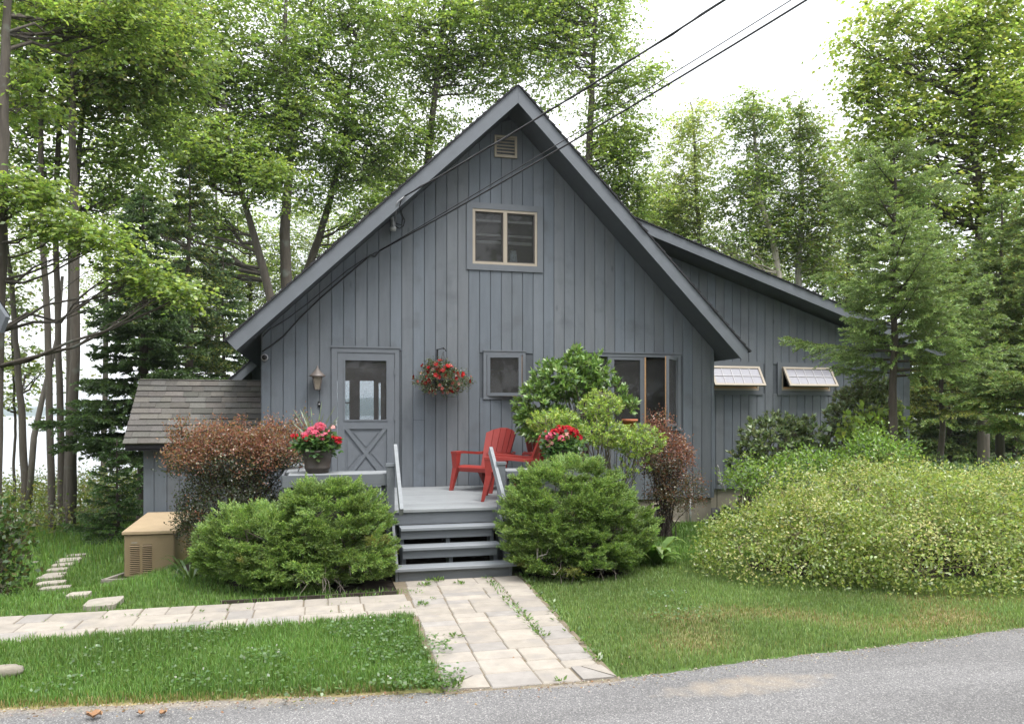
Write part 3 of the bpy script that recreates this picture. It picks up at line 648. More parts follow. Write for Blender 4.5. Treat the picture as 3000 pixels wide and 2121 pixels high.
mb = MB(); mb.box((gl[0], YW + .012, pz0), (gl[1], YW + .027, pz1)); cx, cz = (gl[0] + gl[1])/2, (pz0 + pz1)/2
for sx in (-1, 1):
    e = .055; mb.hex([(cx - sx*(cx - gl[0]) - .0, YW - .011 + sx*.0006, pz0), (cx - sx*(cx - gl[0]) + sx*e*1.2, YW - .011 + sx*.0006, pz0), (cx - sx*(cx - gl[0]) + sx*e*1.2, YW + .013, pz0), (cx - sx*(cx - gl[0]), YW + .013, pz0),
        (cx + sx*(cx - gl[0]) - sx*e*1.2, YW - .011 + sx*.0006, pz1), (cx + sx*(cx - gl[0]), YW - .011 + sx*.0006, pz1), (cx + sx*(cx - gl[0]), YW + .013, pz1), (cx + sx*(cx - gl[0]) - sx*e*1.2, YW + .013, pz1)])
for tri in (((0, -1), (-1, -1), (1, -1)), ((0, 1), (1, 1), (-1, 1)), ((-1, 0), (-1, 1), (-1, -1)), ((1, 0), (1, -1), (1, 1))):
    hw, hh = cx - gl[0], (pz1 - pz0)/2; m_ = np.array(tri[0], float)*.66; q = []
    for (ax_, az_) in ((0, 0), tri[1], tri[2]): v2 = m_ + (np.array([ax_, az_], float) - m_)*.60; q.append((cx + v2[0]*hw, YW + .0025, cz + v2[1]*hh))
    mb.prism(q, (0, .009, 0))
part(mb, 'crossbuck_panel', 'trim', d_)
hp = W(985, 1241, YW); mb = MB(); mb.box((hp[0] - .014, YW - .02, hp[2] - .06), (hp[0] + .014, YW - .0121, hp[2] + .06)); mb.bar((hp[0], YW - .035, hp[2] - .03), (hp[0], YW - .035, hp[2] + .05), .02, .02, up=(0, 1, 0)); mb.box((hp[0] - .008, YW - .035, hp[2] + .0), (hp[0] + .008, YW - .0201, hp[2] + .014)); part(mb, 'handle', 'alu', d_)
for zz in (1.0, 1.75, 2.45): mb = MB(); mb.box((x1 - .075, YW - .03, zz), (x1 - .055, YW - .0225, zz + .09)); part(mb, 'hinge', 'trim', d_)
# basement window
q = rect(1905, 1462, 1969, 1537, YW + .05); w = bpy.data.objects.new('basement_window', None); COL.objects.link(w); w.parent = house
q = (q[0], q[1], .06, .38); mb = MB(); frame(mb, q, .05, YW + .015, YW + .049); part(mb, 'frame', 'tan', w); mb = MB(); mb.box((q[0] + .05, YW + .035, q[2] + .05), (q[1] - .05, YW + .048, q[3] - .05)); part(mb, 'pane', 'dark', w)
mb = MB(); mb.box((q[0] - .2, YW - .12, -.2), (q[1] + .1, YW + .0499, .05)); part(mb, 'sill', 'concrete', w)

# ------------------------------------------------------------------ lean-to with shingled roof
eL = W(362, 1299, 12.08); eR = W(764, 1295, 12.08)
rL = W(408, 1113, 13.15)
lt = empty('lean_to_shed', 'small grey lean-to with brown shingled roof against the left side of the house', 'shed', (-1.9, 12.6, 0))
xa, xb = (eL[0] + rL[0])/2, XL - .01; ze, zr, ye, yr = eL[2], rL[2], 12.08, 13.15
mb = MB(); rng = random.Random(6); nc = 11; sl_ = np.array([0, yr - ye, zr - ze]); Ls = np.linalg.norm(sl_); sd = sl_/Ls; nn = np.array([0, -sd[2], sd[1]])
for i in range(nc + 1):
    s0 = Ls*i/nc - .02; s1 = min(s0 + Ls/nc*1.12, Ls + .02); x = xa - rng.uniform(0, .1)
    while x < xb:
        wd = rng.uniform(.13, .30); xe = min(x + wd, xb); xs_ = max(x, xa); 
        if xe - xs_ > .01:
            t = rng.choice((.008, .017, .017)); b = rng.uniform(.72, 1.2); c = (b*rng.uniform(.98, 1.06), b, b*rng.uniform(.93, 1.0)); dn = rng.uniform(-.004, .004)
            P = lambda xx, s, n: np.array([xx, ye, ze]) + sd*s + nn*n + np.array([0, 0, 0])
            mb.hex([P(xs_, s0 + dn, .0), P(xe - .003, s0 + dn, .0), P(xe - .003, s1, -.004), P(xs_, s1, -.004), P(xs_, s0 + dn, t + .006), P(xe - .003, s0 + dn, t + .006), P(xe - .003, s1, .004), P(xs_, s1, .004)], c)
        x = xe
part(mb, 'roof', 'shingle', lt)
mb = MB(); mb.prism([np.array([xa + .02, ye + .04, ze - .02]), np.array([xa + .02, yr, zr - .03]), np.array([xa + .02, yr, zr - .12]), np.array([xa + .02, ye + .03, ze - .11])][::-1], (xb - xa - .02, 0, 0)); part(mb, 'roof_deck', 'darkshingle', lt)  # dark tone carries the shade under the eave on the front edge
mb = MB(); mb.box((xa + .03, ye + .012, ze - .075), (xb, ye + .03, ze - .012)); part(mb, 'shade_fascia', 'darkshingle', lt)  # coloured dark to put the eave's shadow into the board
xw = W(420, 1450, 12.3)[0]
mb = MB(); siding(mb, xw, XL - .02, -.6, lambda x: ze - .03, 12.3, [], seed=31, off=.03); mb.box((xw, 12.317, -.6), (XL - .02, 12.40, ze - .02)); mb.hex([(xw, 12.41, -.6), (xw + .1, 12.41, -.6), (xw + .1, 13.1, -.6), (xw, 13.1, -.6), (xw, 12.41, ze + .15), (xw + .1, 12.41, ze + .15), (xw + .1, 13.1, ze + .75), (xw, 13.1, ze + .75)]); part(mb, 'wall', 'siding', lt)

# ------------------------------------------------------------------ porch deck, benches, steps, rails
ZD = .722
pd_ = empty('porch', 'grey wooden porch with built-in benches and open steps', 'porch', (1.5, 10.4, 0))
mb = MB(); y = 9.15; rng = random.Random(2); XD0, XD1 = -.37, 3.5
while y < 11.90:
    y1 = min(y + .138, 11.905); b = rng.uniform(.92, 1.08); mb.bbox((XD0, y + .002, ZD - .036), (XD1, y1 - .003, ZD), .004, (b, b, b)); y += .14
part(mb, 'decking', 'deck', pd_)
mb = MB(); mb.box((XD0, 9.17, .50), (.86, 9.2, ZD - .038)); mb.box((.86, 9.175, .54), (2.08, 9.205, ZD - .038)); mb.box((2.08, 9.17, .50), (XD1, 9.2, ZD - .038)); mb.box((XD0, 9.21, .5), (XD0 + .03, 11.9, ZD - .038)); mb.box((XD1 - .03, 9.21, .5), (XD1, 11.9, ZD - .038))
for x in (XD0 + .05, .8, 2.12, XD1 - .12):
    for yy in (9.25, 11.6): mb.box((x, yy, -.1), (x + .09, yy + .09, ZD - .04))
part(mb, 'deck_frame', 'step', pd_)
ZS = 1.16
def bench(parts, name):
    mb = MB()
    for a, b in parts[0]: mb.bbox(a, b, .005)
    o = part(mb, name, 'deck', pd_); mb = MB()
    for a, b in parts[1]: mb.box(a, b)
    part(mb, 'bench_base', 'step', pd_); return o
top = []; x = -.40
for i in range(3): top.append(((x + i*.142, 9.56, ZS - .036), (x + i*.142 + .13, 11.3, ZS)))
for i in range(3): top.append(((-.36, 9.13 + i*.142, ZS - .036), (.80, 9.26 + i*.142, ZS)))
bench((top, [((-.42, 9.10, ZS - .14), (.80, 9.127, ZS - .008)), ((-.36, 9.16, ZD), (-.27, 9.25, ZS - .037)), ((.70, 9.16, ZD), (.79, 9.25, ZS - .037)), ((-.36, 11.1, ZD), (-.27, 11.2, ZS - .037)), ((-.43, 9.13, .56), (-.405, 11.3, ZS - .002)), ((-.4, 9.131, .56), (.68, 9.155, 1.0))]), 'bench_seat')
top = [((2.20, 9.13 + i*.142, ZS - .036), (XD1, 9.26 + i*.142, ZS)) for i in range(3)]
bench((top, [((2.20, 9.10, ZS - .09), (XD1, 9.127, ZS - .002)), ((2.22, 9.16, ZD), (2.30, 9.25, ZS - .037)), ((XD1 - .1, 9.16, ZD), (XD1 - .02, 9.25, ZS - .037)), ((2.35, 9.131, .6), (XD1 - .12, 9.155, 1.0))]), 'bench_seat')
TX0, TX1 = .90, 2.04
for zt, yf, xa_, xb_ in ((.534, 8.93, TX0, TX1), (.346, 8.70, TX0, TX1), (.160, 8.46, .79, 2.17)):
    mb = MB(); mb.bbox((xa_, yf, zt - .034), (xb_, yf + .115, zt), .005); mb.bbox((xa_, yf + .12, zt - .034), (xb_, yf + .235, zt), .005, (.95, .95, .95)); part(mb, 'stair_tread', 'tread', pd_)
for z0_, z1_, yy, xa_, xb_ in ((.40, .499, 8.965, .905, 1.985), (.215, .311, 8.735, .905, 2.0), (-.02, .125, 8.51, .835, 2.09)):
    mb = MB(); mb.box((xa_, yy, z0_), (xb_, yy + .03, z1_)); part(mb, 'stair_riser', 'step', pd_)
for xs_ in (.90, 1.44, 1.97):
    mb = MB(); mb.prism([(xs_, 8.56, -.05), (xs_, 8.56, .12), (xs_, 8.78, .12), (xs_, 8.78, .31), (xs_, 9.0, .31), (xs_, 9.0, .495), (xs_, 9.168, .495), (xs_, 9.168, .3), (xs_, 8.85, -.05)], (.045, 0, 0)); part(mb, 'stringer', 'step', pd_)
for sx, xr in ((-1, .865), (1, 2.065)):
    mb = MB(); yb_ = 9.24 if sx < 0 else 9.40
    zb_ = .775 + (yb_ - 8.5)*.92 if sx < 0 else .70 + (yb_ - 8.5)*.78; zf = .775 if sx < 0 else .70
    mb.bar((xr, 8.5, zf), (xr, yb_, zb_), .04, .11, col=(.85, .86, .88)); part(mb, 'handrail', 'deck', pd_)
    mb = MB(); px_ = xr + sx*.068; mb.box((px_ - .045, 9.06, .1), (px_ + .045, 9.15 - .021, 1.24)); mb.box((px_ - .055, 9.05, 1.241), (px_ + .055, 9.15, 1.275), (1.25, 1.25, 1.25)); part(mb, 'newel_post', 'step', pd_)
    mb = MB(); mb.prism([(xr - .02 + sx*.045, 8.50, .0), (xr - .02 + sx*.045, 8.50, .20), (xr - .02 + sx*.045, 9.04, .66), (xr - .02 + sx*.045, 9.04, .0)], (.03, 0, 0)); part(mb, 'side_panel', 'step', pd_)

# ------------------------------------------------------------------ things fixed on the house front
ln = W(930, 1110, YW); o_ = empty('wall_lantern', 'weathered bronze lantern on the wall left of the front door', 'lantern', (ln[0], YW, ln[2]))
def sub(mb, name, m, parent): o = mb.obj(name, M[m]); o.parent = parent; return o
mb = MB(); mb.box((-.05, -.02, -.16), (.05, -.001, .12)); mb.bar((0, -.02, -.14), (0, -.13, -.17), .02, .02); sub(mb, 'bracket', 'bronze', o_)
c = (0, -.13, 0)
mb = MB(); mb.lathe([(.05, -.17), (.055, -.155), (.05, -.15)], c, 4, sq=1); mb.lathe([(.118, .028), (.115, .045), (.085, .075), (.055, .10), (.05, .115), (.035, .12), (.03, .14), (.018, .145), (.014, .17), (.004, .195)], c, 12)
for a, b in ((-1, -1), (1, -1), (1, 1), (-1, 1)): mb.bar((c[0] + a*.036, c[1] + b*.036, -.15), (c[0] + a*.07, c[1] + b*.07, .03), .012, .012)
sub(mb, 'cage', 'bronze', o_)
mb = MB(); mb.lathe([(.044, -.15), (.09, .028)], c, 4, sq=1); sub(mb, 'glass', 'lampglass', o_)
db = W(935, 1184, YW); mb = MB(); mb.lathe([(.016, -.045), (.02, -.03), (.02, .03), (.014, .045)], (db[0], YW - .008, db[2]), 10); o = mb.obj('doorbell', M['black']); tag(o, 'small black doorbell button under the wall lantern', 'doorbell')
mb = MB(); mb.lathe([(.011, 0), (.011, .004)], (0, 0, 0), 12); mb.v = [(db[0] + x, YW - .03 - z, db[2] + y) for x, y, z in mb.v]; o2 = mb.obj('button', M['white']); o2.parent = o
sc_ = W(776, 1048, YW); o_ = empty('security_camera', 'round white security camera at the left corner of the front wall', 'camera', (sc_[0], YW, sc_[2]))
def yl(prof, c, n=16):
    b = MB(); b.lathe(prof, (0, 0, 0), n); b.v = [(c[0] + x, c[1] - z, c[2] + y) for x, y, z in b.v]; return b
sub(yl([(.05, 0), (.052, .05), (.046, .075)], (0, 0, 0)), 'housing', 'white', o_); sub(yl([(.04, .076), (.036, .09), (.02, .10)], (0, 0, 0)), 'lens', 'black', o_)
# service wires
def sag(p0, p1, s, n=24):
    p0, p1 = np.array(p0), np.array(p1); t = np.linspace(0, 1, n)[:, None]; q = p0 + (p1 - p0)*t; q[:, 2] -= (4*s*t*(1 - t))[:, 0]; return q
A1 = W(1186, 575, YF - .02); B1 = A(2084, 0, 8.0); B1 = A1 + (B1 - A1)*1.6
mb = MB(); q = sag(A1, B1, .10); mb.tube(q, .011, 6); tw = q.copy(); tt = np.arange(len(q))*1.9; tw[:, 0] += .014*np.cos(tt); tw[:, 2] += .014*np.sin(tt); mb.tube(tw, .008, 5)
o = mb.obj('power_cable', M['wire']); tag(o, 'upper twisted black overhead cable running to the left roof edge', 'cable', 'overhead cables')
A2 = W(1112, 735, YW - .03)
for (px, nm, r, da) in ((2313, 'thicker lower black overhead cable running to the house wall', .011, 0), (2290, 'thin overhead cable just above the thicker lower one', .006, .05)):
    B2 = A(px, 0, 8.0); a2 = A2 + np.array([da*.3, 0, da*.3]); B2 = a2 + (B2 - a2)*1.6
    mb = MB(); mb.tube(sag(a2, B2, .12 - da), r, 6); o = mb.obj('telephone_cable', M['wire']); tag(o, nm, 'cable', 'overhead cables')
mb = MB(); pts = [W(x, y, YW - .025) for x, y in ((1112, 735), (1098, 752), (1085, 748), (1060, 770), (1000, 820), (940, 872), (880, 930), (830, 985), (795, 1012), (768, 1030))]; mb.tube(pts, .011, 6)
pts = [W(x, y, YW - .03) for x, y in ((1105, 738), (1070, 757), (1020, 790), (960, 840), (900, 890), (840, 935), (790, 965), (770, 985))]; mb.tube(pts, .006, 5); o = mb.obj('wall_cable', M['wire']); tag(o, 'black cable clipped along the wall under the left roof slope', 'cable')
sv = W(1150, 668, YW); o_ = empty('service_entrance', 'grey weatherhead with looped black wires under the left roof slope', 'weatherhead', (sv[0], YW, sv[2]))
mb = MB(); mb.tube([(-.02, -.05, .18), (0, -.06, .05), (0, -.10, -.02)], [.025, .03, .04], 10); mb.lathe([(.045, -.05), (.05, 0), (.03, .03)], (0.0, -.1, -.02), 12); sub(mb, 'weatherhead', 'alu', o_)
rel = lambda px, py, Y: W(px, py, Y) - np.array([sv[0], YW, sv[2]])
mb = MB(); mb.tube([rel(1186, 575, YF - .03), rel(1176, 588, YF - .03), rel(1170, 605, YF), rel(1173, 615, YF + .2), rel(1186, 648, YW - .1), rel(1182, 662, YW - .1), rel(1170, 670, YW - .1), rel(1158, 663, YW - .1)], .008, 6)
mb.tube([rel(1186, 575, YF - .03), rel(1172, 590, YF - .03), rel(1173, 625, YF + .3), rel(1180, 640, YW - .08), rel(1176, 660, YW - .08), rel(1160, 655, YW - .08)], .007, 6); sub(mb, 'drip_loop', 'wire', o_)
mb = MB(); mb.tube([rel(1186, 575, YF - .03), rel(1164, 592, YF - .02), rel(1162, 600, YF - .02), rel(1158, 660, YW - .1)], .006, 5); sub(mb, 'ground_wire', 'alu', o_)
cd = W(2020, 1480, YW); mb = MB(); mb.tube([(cd[0], YW - .03, -.1), (cd[0], YW - .03, .46)], .018, 10); o = mb.obj('conduit_pipe', M['alu']); tag(o, 'grey electrical conduit rising up the foundation near the right corner', 'conduit')
mb = MB(); mb.bbox((cd[0] - .032, YW - .065, .45), (cd[0] + .032, YW - .001, .66), .008); o2 = mb.obj('junction_box', M['alu']); o2.parent = o

# ------------------------------------------------------------------ generator
g0 = A(363, 1699, 9.95); gx0 = g0[0]; gw_ = .615; gd = 1.2; gz = g0[2]; gh = .625
gen = empty('generator', 'tan standby generator with louvred end beside the left juniper', 'generator', (gx0, g0[1], gz), rz=R(-3))
mb = MB(); mb.bbox((0, 0, .05), (gw_, gd, gh - .04), .012); mb.box((.02, .02, 0), (gw_ - .02, gd - .02, .049)); mb.box((.045, -.004, .06), (.05, -.0005, gh - .05)); sub(mb, 'housing', 'gen', gen)
mb = MB(); mb.hex([(-.02, -.02, gh - .035), (gw_ + .02, -.02, gh - .035), (gw_ + .02, gd, gh - .035), (-.02, gd, gh - .035), (-.02, -.02, gh), (gw_ + .02, -.02, gh), (gw_ + .02, gd, gh + .10), (-.02, gd, gh + .10)]); sub(mb, 'lid', 'genlid', gen)
for cx_ in (.075, .225):
    mb = MB()
    for i in range(15):
        z = .085 + i*.0245; mb.hex([(cx_, -.001, z), (cx_ + .115, -.001, z), (cx_ + .115, .004, z), (cx_, .004, z), (cx_, -.016, z + .006), (cx_ + .115, -.016, z + .006), (cx_ + .115, -.001, z + .015), (cx_, -.001, z + .015)])
    lv = sub(mb, 'louvre', 'gen', gen); mb = MB(); mb.box((cx_, -.0006, .085), (cx_ + .115, .006, .085 + 15*.0245)); sub(mb, 'opening', 'black', lv)
for yy, zz in ((.15, gh - .12), (.75, gh - .10)): mb = MB(); mb.box((gw_, yy, zz), (gw_ + .012, yy + .065, zz + .065)); sub(mb, 'latch', 'black', gen)
mb = MB(); mb.box((.09, -.003, .475), (.16, -.0006, .488)); sub(mb, 'sticker', 'stone', gen)
mb = MB(); a = np.array([gx0, g0[1], gz])
for p, q in (((-.24, -.05, .0), (.8, -.09, .0)), ((-.24, -.05, .0), (-.02, .5, .0))): mb.bar(a + np.array(p), a + np.array(q), .05, .06, col=(.8, .8, .8))
o = mb.obj('generator_pad_frame', M['stone']); tag(o, 'weathered timber frame on the ground around the generator', 'frame')

# ------------------------------------------------------------------ red chairs
def make_chair(loc, rz, label):
    t = empty('adirondack_chair', label, 'chair', loc, 'red resin chairs on the porch', rz)
    mb = MB(); prof = [(-.32, .30), (-.335, .345), (-.30, .372), (-.2, .375), (-.05, .335), (.1, .295), (.22, .275)]
    for (y0, z0), (y1, z1) in zip(prof[:-1], prof[1:]):
        mb.hex([(-.27, y0, z0 - .018), (.27, y0, z0 - .018), (.25, y1, z1 - .018), (-.25, y1, z1 - .018), (-.27, y0, z0), (.27, y0, z0), (.25, y1, z1), (-.25, y1, z1)])
    sub(mb, 'seat', 'red', t)
    mb = MB(); B0, B1 = np.array([0, .20, .26]), np.array([0, .44, .92]); n = 5
    for i in range(n):
        f0, f1 = (i - n/2)/n, (i + 1 - n/2)/n; fm = (f0 + f1)/2
        zt = 1 - 0.30*fm*fm*1.2
        def Q(f, s, d, g): 
            wdt = .47 + .11*s; curve = .10*(abs(f)*2)**2*(1)
            p = B0 + (B1 - B0)*s; return (f*wdt + g, p[1] - curve*.6 + d, p[2] + d*-.3)
        for s0, s1 in ((0, .33), (.33, .66), (.66, 1)):
            g = .005; z0a = s0; za = s1 if s1 < 1 else 1 - .35*f0*f0*1.4; zb2 = s1 if s1 < 1 else 1 - .35*f1*f1*1.4
            mb.hex([Q(f0, z0a, 0, g), Q(f1, z0a, 0, -g), Q(f1, z0a, .02, -g), Q(f0, z0a, .02, g), Q(f0, za, 0, g), Q(f1, zb2, 0, -g), Q(f1, zb2, .02, -g), Q(f0, za, .02, g)])
    mb.bar((-.25, .30, .44), (.25, .30, .44), .06, .025); mb.bar((-.26, .235, .30), (.26, .235, .30), .05, .03)
    sub(mb, 'backrest', 'red', t)
    for s in (-1, 1):
        mb = MB(); pr = [(-.36, .575, .11), (-.2, .580, .105), (.0, .565, .095), (.16, .55, .09), (.27, .55, .07), (.33, .565, .03)]
        for (y0, z0, w0), (y1, z1, w1) in zip(pr[:-1], pr[1:]):
            x0, x1 = s*(.335), s*(.335 - .035*(y1 > .2) - .02*(y1 > .3)); xa_, xb_ = s*(.335 - .035*(y0 > .2)), x1
            mb.hex([(xa_ - w0/2, y0, z0 - .036), (xa_ + w0/2, y0, z0 - .036), (xb_ + w1/2, y1, z1 - .036), (xb_ - w1/2, y1, z1 - .036), (xa_ - w0/2, y0, z0), (xa_ + w0/2, y0, z0), (xb_ + w1/2, y1, z1), (xb_ - w1/2, y1, z1)])
        sub(mb, 'armrest', 'red', t)
        mb = MB(); mb.hex([(s*.335 - .035, -.345, .33), (s*.335 + .035, -.345, .33), (s*.335 + .035, -.27, .33), (s*.335 - .035, -.27, .33), (s*.335 - .05, -.355, .555), (s*.335 + .05, -.355, .555), (s*.335 + .05, -.25, .555), (s*.335 - .05, -.25, .555)])
        mb.hex([(s*.365 - .025, -.40, 0), (s*.365 + .025, -.40, 0), (s*.365 + .025, -.36, 0), (s*.365 - .025, -.36, 0), (s*.335 - .04, -.345, .33), (s*.335 + .04, -.345, .33), (s*.335 + .04, -.26, .33), (s*.335 - .04, -.26, .33)])
        sub(mb, 'leg', 'red', t)
        mb = MB(); mb.hex([(s*.30 - .022, .36, 0), (s*.30 + .022, .36, 0), (s*.30 + .022, .41, 0), (s*.30 - .022, .41, 0), (s*.26 - .03, .12, .29), (s*.26 + .03, .12, .29), (s*.26 + .03, .24, .29), (s*.26 - .03, .24, .29)]); sub(mb, 'leg', 'red', t)
    return t
ch1 = make_chair((2.40, 11.20, ZD + .001), R(-50), 'red slatted chair backed against the wall, facing the steps')
def copy_tree(o, loc, rz, label):
    r = o.copy(); COL.objects.link(r); r.location = loc; r.rotation_euler = (0, 0, rz); r['label'] = label
    for c in o.children:
        d = c.copy(); COL.objects.link(d); d.parent = r
    return r
copy_tree(ch1, (2.50, 9.98, ZD + .001), R(-106), 'red slatted chair seen side-on behind the right handrail')
copy_tree(ch1, (3.30, 10.92, ZD + .001), R(4), 'red slatted chair almost hidden behind the right flower pot')

# ------------------------------------------------------------------ plants: generators
def flat_noise(rng, n, s): return rng.standard_normal((n, 3))*np.array(s)
class Plant:
    """stems in one mesh, leaves in another, both children of an empty at the plant's base"""
    def __init__(s, name, label, cat, base, group=None, seed=0):
        s.base = np.array(base, float); s.root = empty(name, label, cat, s.base, group); s.mb = MB(); s.rng = np.random.default_rng(seed)
        s.P = []; s.D = []; s.N = []; s.L = []; s.W = []; s.C = []
    def stem(s, pts, rad, col, n=5): s.mb.tube(np.array(pts) - s.base, rad, n, col, cap=False)
    def put(s, P, D, N, L, Wd, C):
        n = len(P); s.P.append(P - s.base); s.D.append(D); s.N.append(N); s.L.append(np.broadcast_to(L, (n,))); s.W.append(np.broadcast_to(Wd, (n,))); s.C.append(C)
    def done(s, stem_name='trunk', leaf_name='crown', leaf='leaf', fold=.12):
        if s.mb.v:
            o = s.mb.obj(stem_name, M['bark']); o.parent = s.root
        if s.P:
            cat = np.concatenate
            leaves(leaf_name, cat(s.P), cat(s.D), cat(s.N), cat(s.L), cat(s.W), cat(s.C), M[leaf], s.root, fold)
            s.P = []; s.D = []; s.N = []; s.L = []; s.W = []; s.C = []
        s.mb = MB(); return s.root
def bend(p0, p1, lift, n=5, wob=0.0, rng=None):
    p0, p1 = np.array(p0), np.array(p1); t = np.linspace(0, 1, n)[:, None]; q = p0 + (p1 - p0)*t
    q[:, 2] += (lift*np.sin(pi*t[:, 0])); 
    if wob and rng is not None: q[1:-1] += rng.standard_normal((n - 2, 3))*wob
    return q
def ell(rng, n, c, r, inner=0.35):
    d = unit(rng.standard_normal((n, 3))); k = (inner**3 + (1 - inner**3)*rng.random((n, 1)))**(1/3.0); return np.array(c) + d*k*np.array(r)

GR = dict(
    mid=[(.095, .170, .030), (.120, .200, .036), (.075, .140, .028)],
    bright=[(.150, .250, .036), (.185, .280, .042), (.120, .205, .034)],
    yellow=[(.190, .270, .055), (.160, .245, .048), (.225, .295, .07)],
    dark=[(.034, .072, .024), (.046, .090, .028), (.028, .060, .022)],
    pale=[(.190, .270, .085), (.23, .30, .10), (.15, .23, .075)],
    olive=[(.115, .140, .032), (.14, .165, .038), (.09, .11, .028)])
for k_ in GR:                                         # soften the greens a little
    GR[k_] = [tuple(w_*1.55*(.86*q + .14*(.3*c[0] + .6*c[1] + .1*c[2])) for q, w_ in zip(c, (1.12, 1.02, .92))) for c in GR[k_]]
def broadleaf(name, label, base, path, blobs, pal, seed, group='trees behind the house', L=.115, Wd=.095, per=90, spread=(.62, .62, .24), bark=(.095, .082, .068), cat='tree', nl=4, droop=.35, leaf_name='crown', limb_r=.05):
    p = Plant(name, label, cat, base, group, seed); rng = p.rng
    path = np.array(path, float); t_ = np.linspace(0, len(path) - 1, 34); path = np.stack([np.interp(t_, np.arange(len(path)), path[:, i]) for i in range(4)], 1)
    path[2:-1, :2] += np.cumsum(rng.normal(0, .008, (31, 2)), 0); p.stem(path[:, :3], path[:, 3], bark, 9)
    per0 = per
    for (c, r, ncl) in blobs:
        ncl = int(ncl*(1.2 if 'behind the house' in group else .92)); per = per0; cl = ell(rng, ncl, c, np.array(r)*1.06, .12)
        hubs = ell(rng, max(2, ncl//nl), c, np.array(r)*.55, 0.0)
        hb = []
        for hpt in hubs:
            dz = path[:, 2] - (hpt[2] - .45*np.hypot(path[:, 0] - hpt[0], path[:, 1] - hpt[1])); i = int(np.argmin(np.abs(dz) + .3*np.hypot(path[:, 0] - hpt[0], path[:, 1] - hpt[1])))
            s0 = path[i, :3]; ln = np.linalg.norm(hpt - s0); q = bend(s0, hpt, -.06*ln, 6, .05*ln**.5, rng); r0 = min(path[i, 3]*.6, limb_r*.35 + .008*ln)
            p.stem(q, np.linspace(r0, r0*.3, 6), bark, 5); hb.append((q, r0))
        for cpt in cl:
            d = [np.linalg.norm(q[-1] - cpt) for q, _ in hb]; q, r0 = hb[int(np.argmin(d))]; k = rng.integers(2, 6)
            s0 = q[k]; ln = np.linalg.norm(cpt - s0)
            p.stem(bend(s0, cpt, .05*ln, 4, .03, rng), np.linspace(max(r0*.28, .006), .004, 4), bark, 4)
        n = ncl*per; cc = np.repeat(cl, per, 0)
        axis = unit(cl - path[-1, :3]*np.array([1, 1, .5]) - np.array(c)*np.array([0, 0, .5])); axis[:, 2] *= .3
        q_ = 9; nt_ = per//q_; per_ = nt_*q_; n = ncl*per_; m = ncl*nt_                      # twigs that fan out, leaves set along them
        az = rng.uniform(0, 2*pi, m); el = rng.normal(.02, .22, m); big = np.repeat(rng.uniform(.65, 1.35, ncl), nt_)
        td = np.stack([np.cos(az)*np.cos(el), np.sin(az)*np.cos(el), np.sin(el)], 1); tl = spread[0]*1.25*big*rng.uniform(.6, 1.2, m)
        t0 = np.repeat(cl, nt_, 0) + rng.standard_normal((m, 3))*np.array([.08, .08, spread[2]*.8])
        T = np.repeat(td, q_, 0); s_ = np.tile(np.linspace(.15, 1, q_), m) + rng.normal(0, .05, n); ln_ = np.repeat(tl, q_)
        P = np.repeat(t0, q_, 0) + T*(ln_*s_)[:, None]; P[:, 2] -= .22*ln_*s_**2
        side = np.stack([-T[:, 1], T[:, 0], np.zeros(n)], 1)*np.tile(np.where(np.arange(q_) % 2, 1, -1), m)[:, None]
        D = unit(T*.8 + side*.8 + rng.standard_normal((n, 3))*.3); D[:, 2] -= droop*.7 + .3*rng.random(n)
        N = np.stack([rng.standard_normal(n)*.55, rng.standard_normal(n)*.55 - .25, np.ones(n)], 1)
        per = per_
        cb = np.repeat(rng.uniform(.75, 1.25, (ncl, 1)), per, 0)
        p.put(P, D, N, L*rng.uniform(.65, 1.25, n), Wd*rng.uniform(.7, 1.2, n), palette(rng, n, pal)*cb)
    return p.done('trunk', leaf_name)
DENS = 1.9
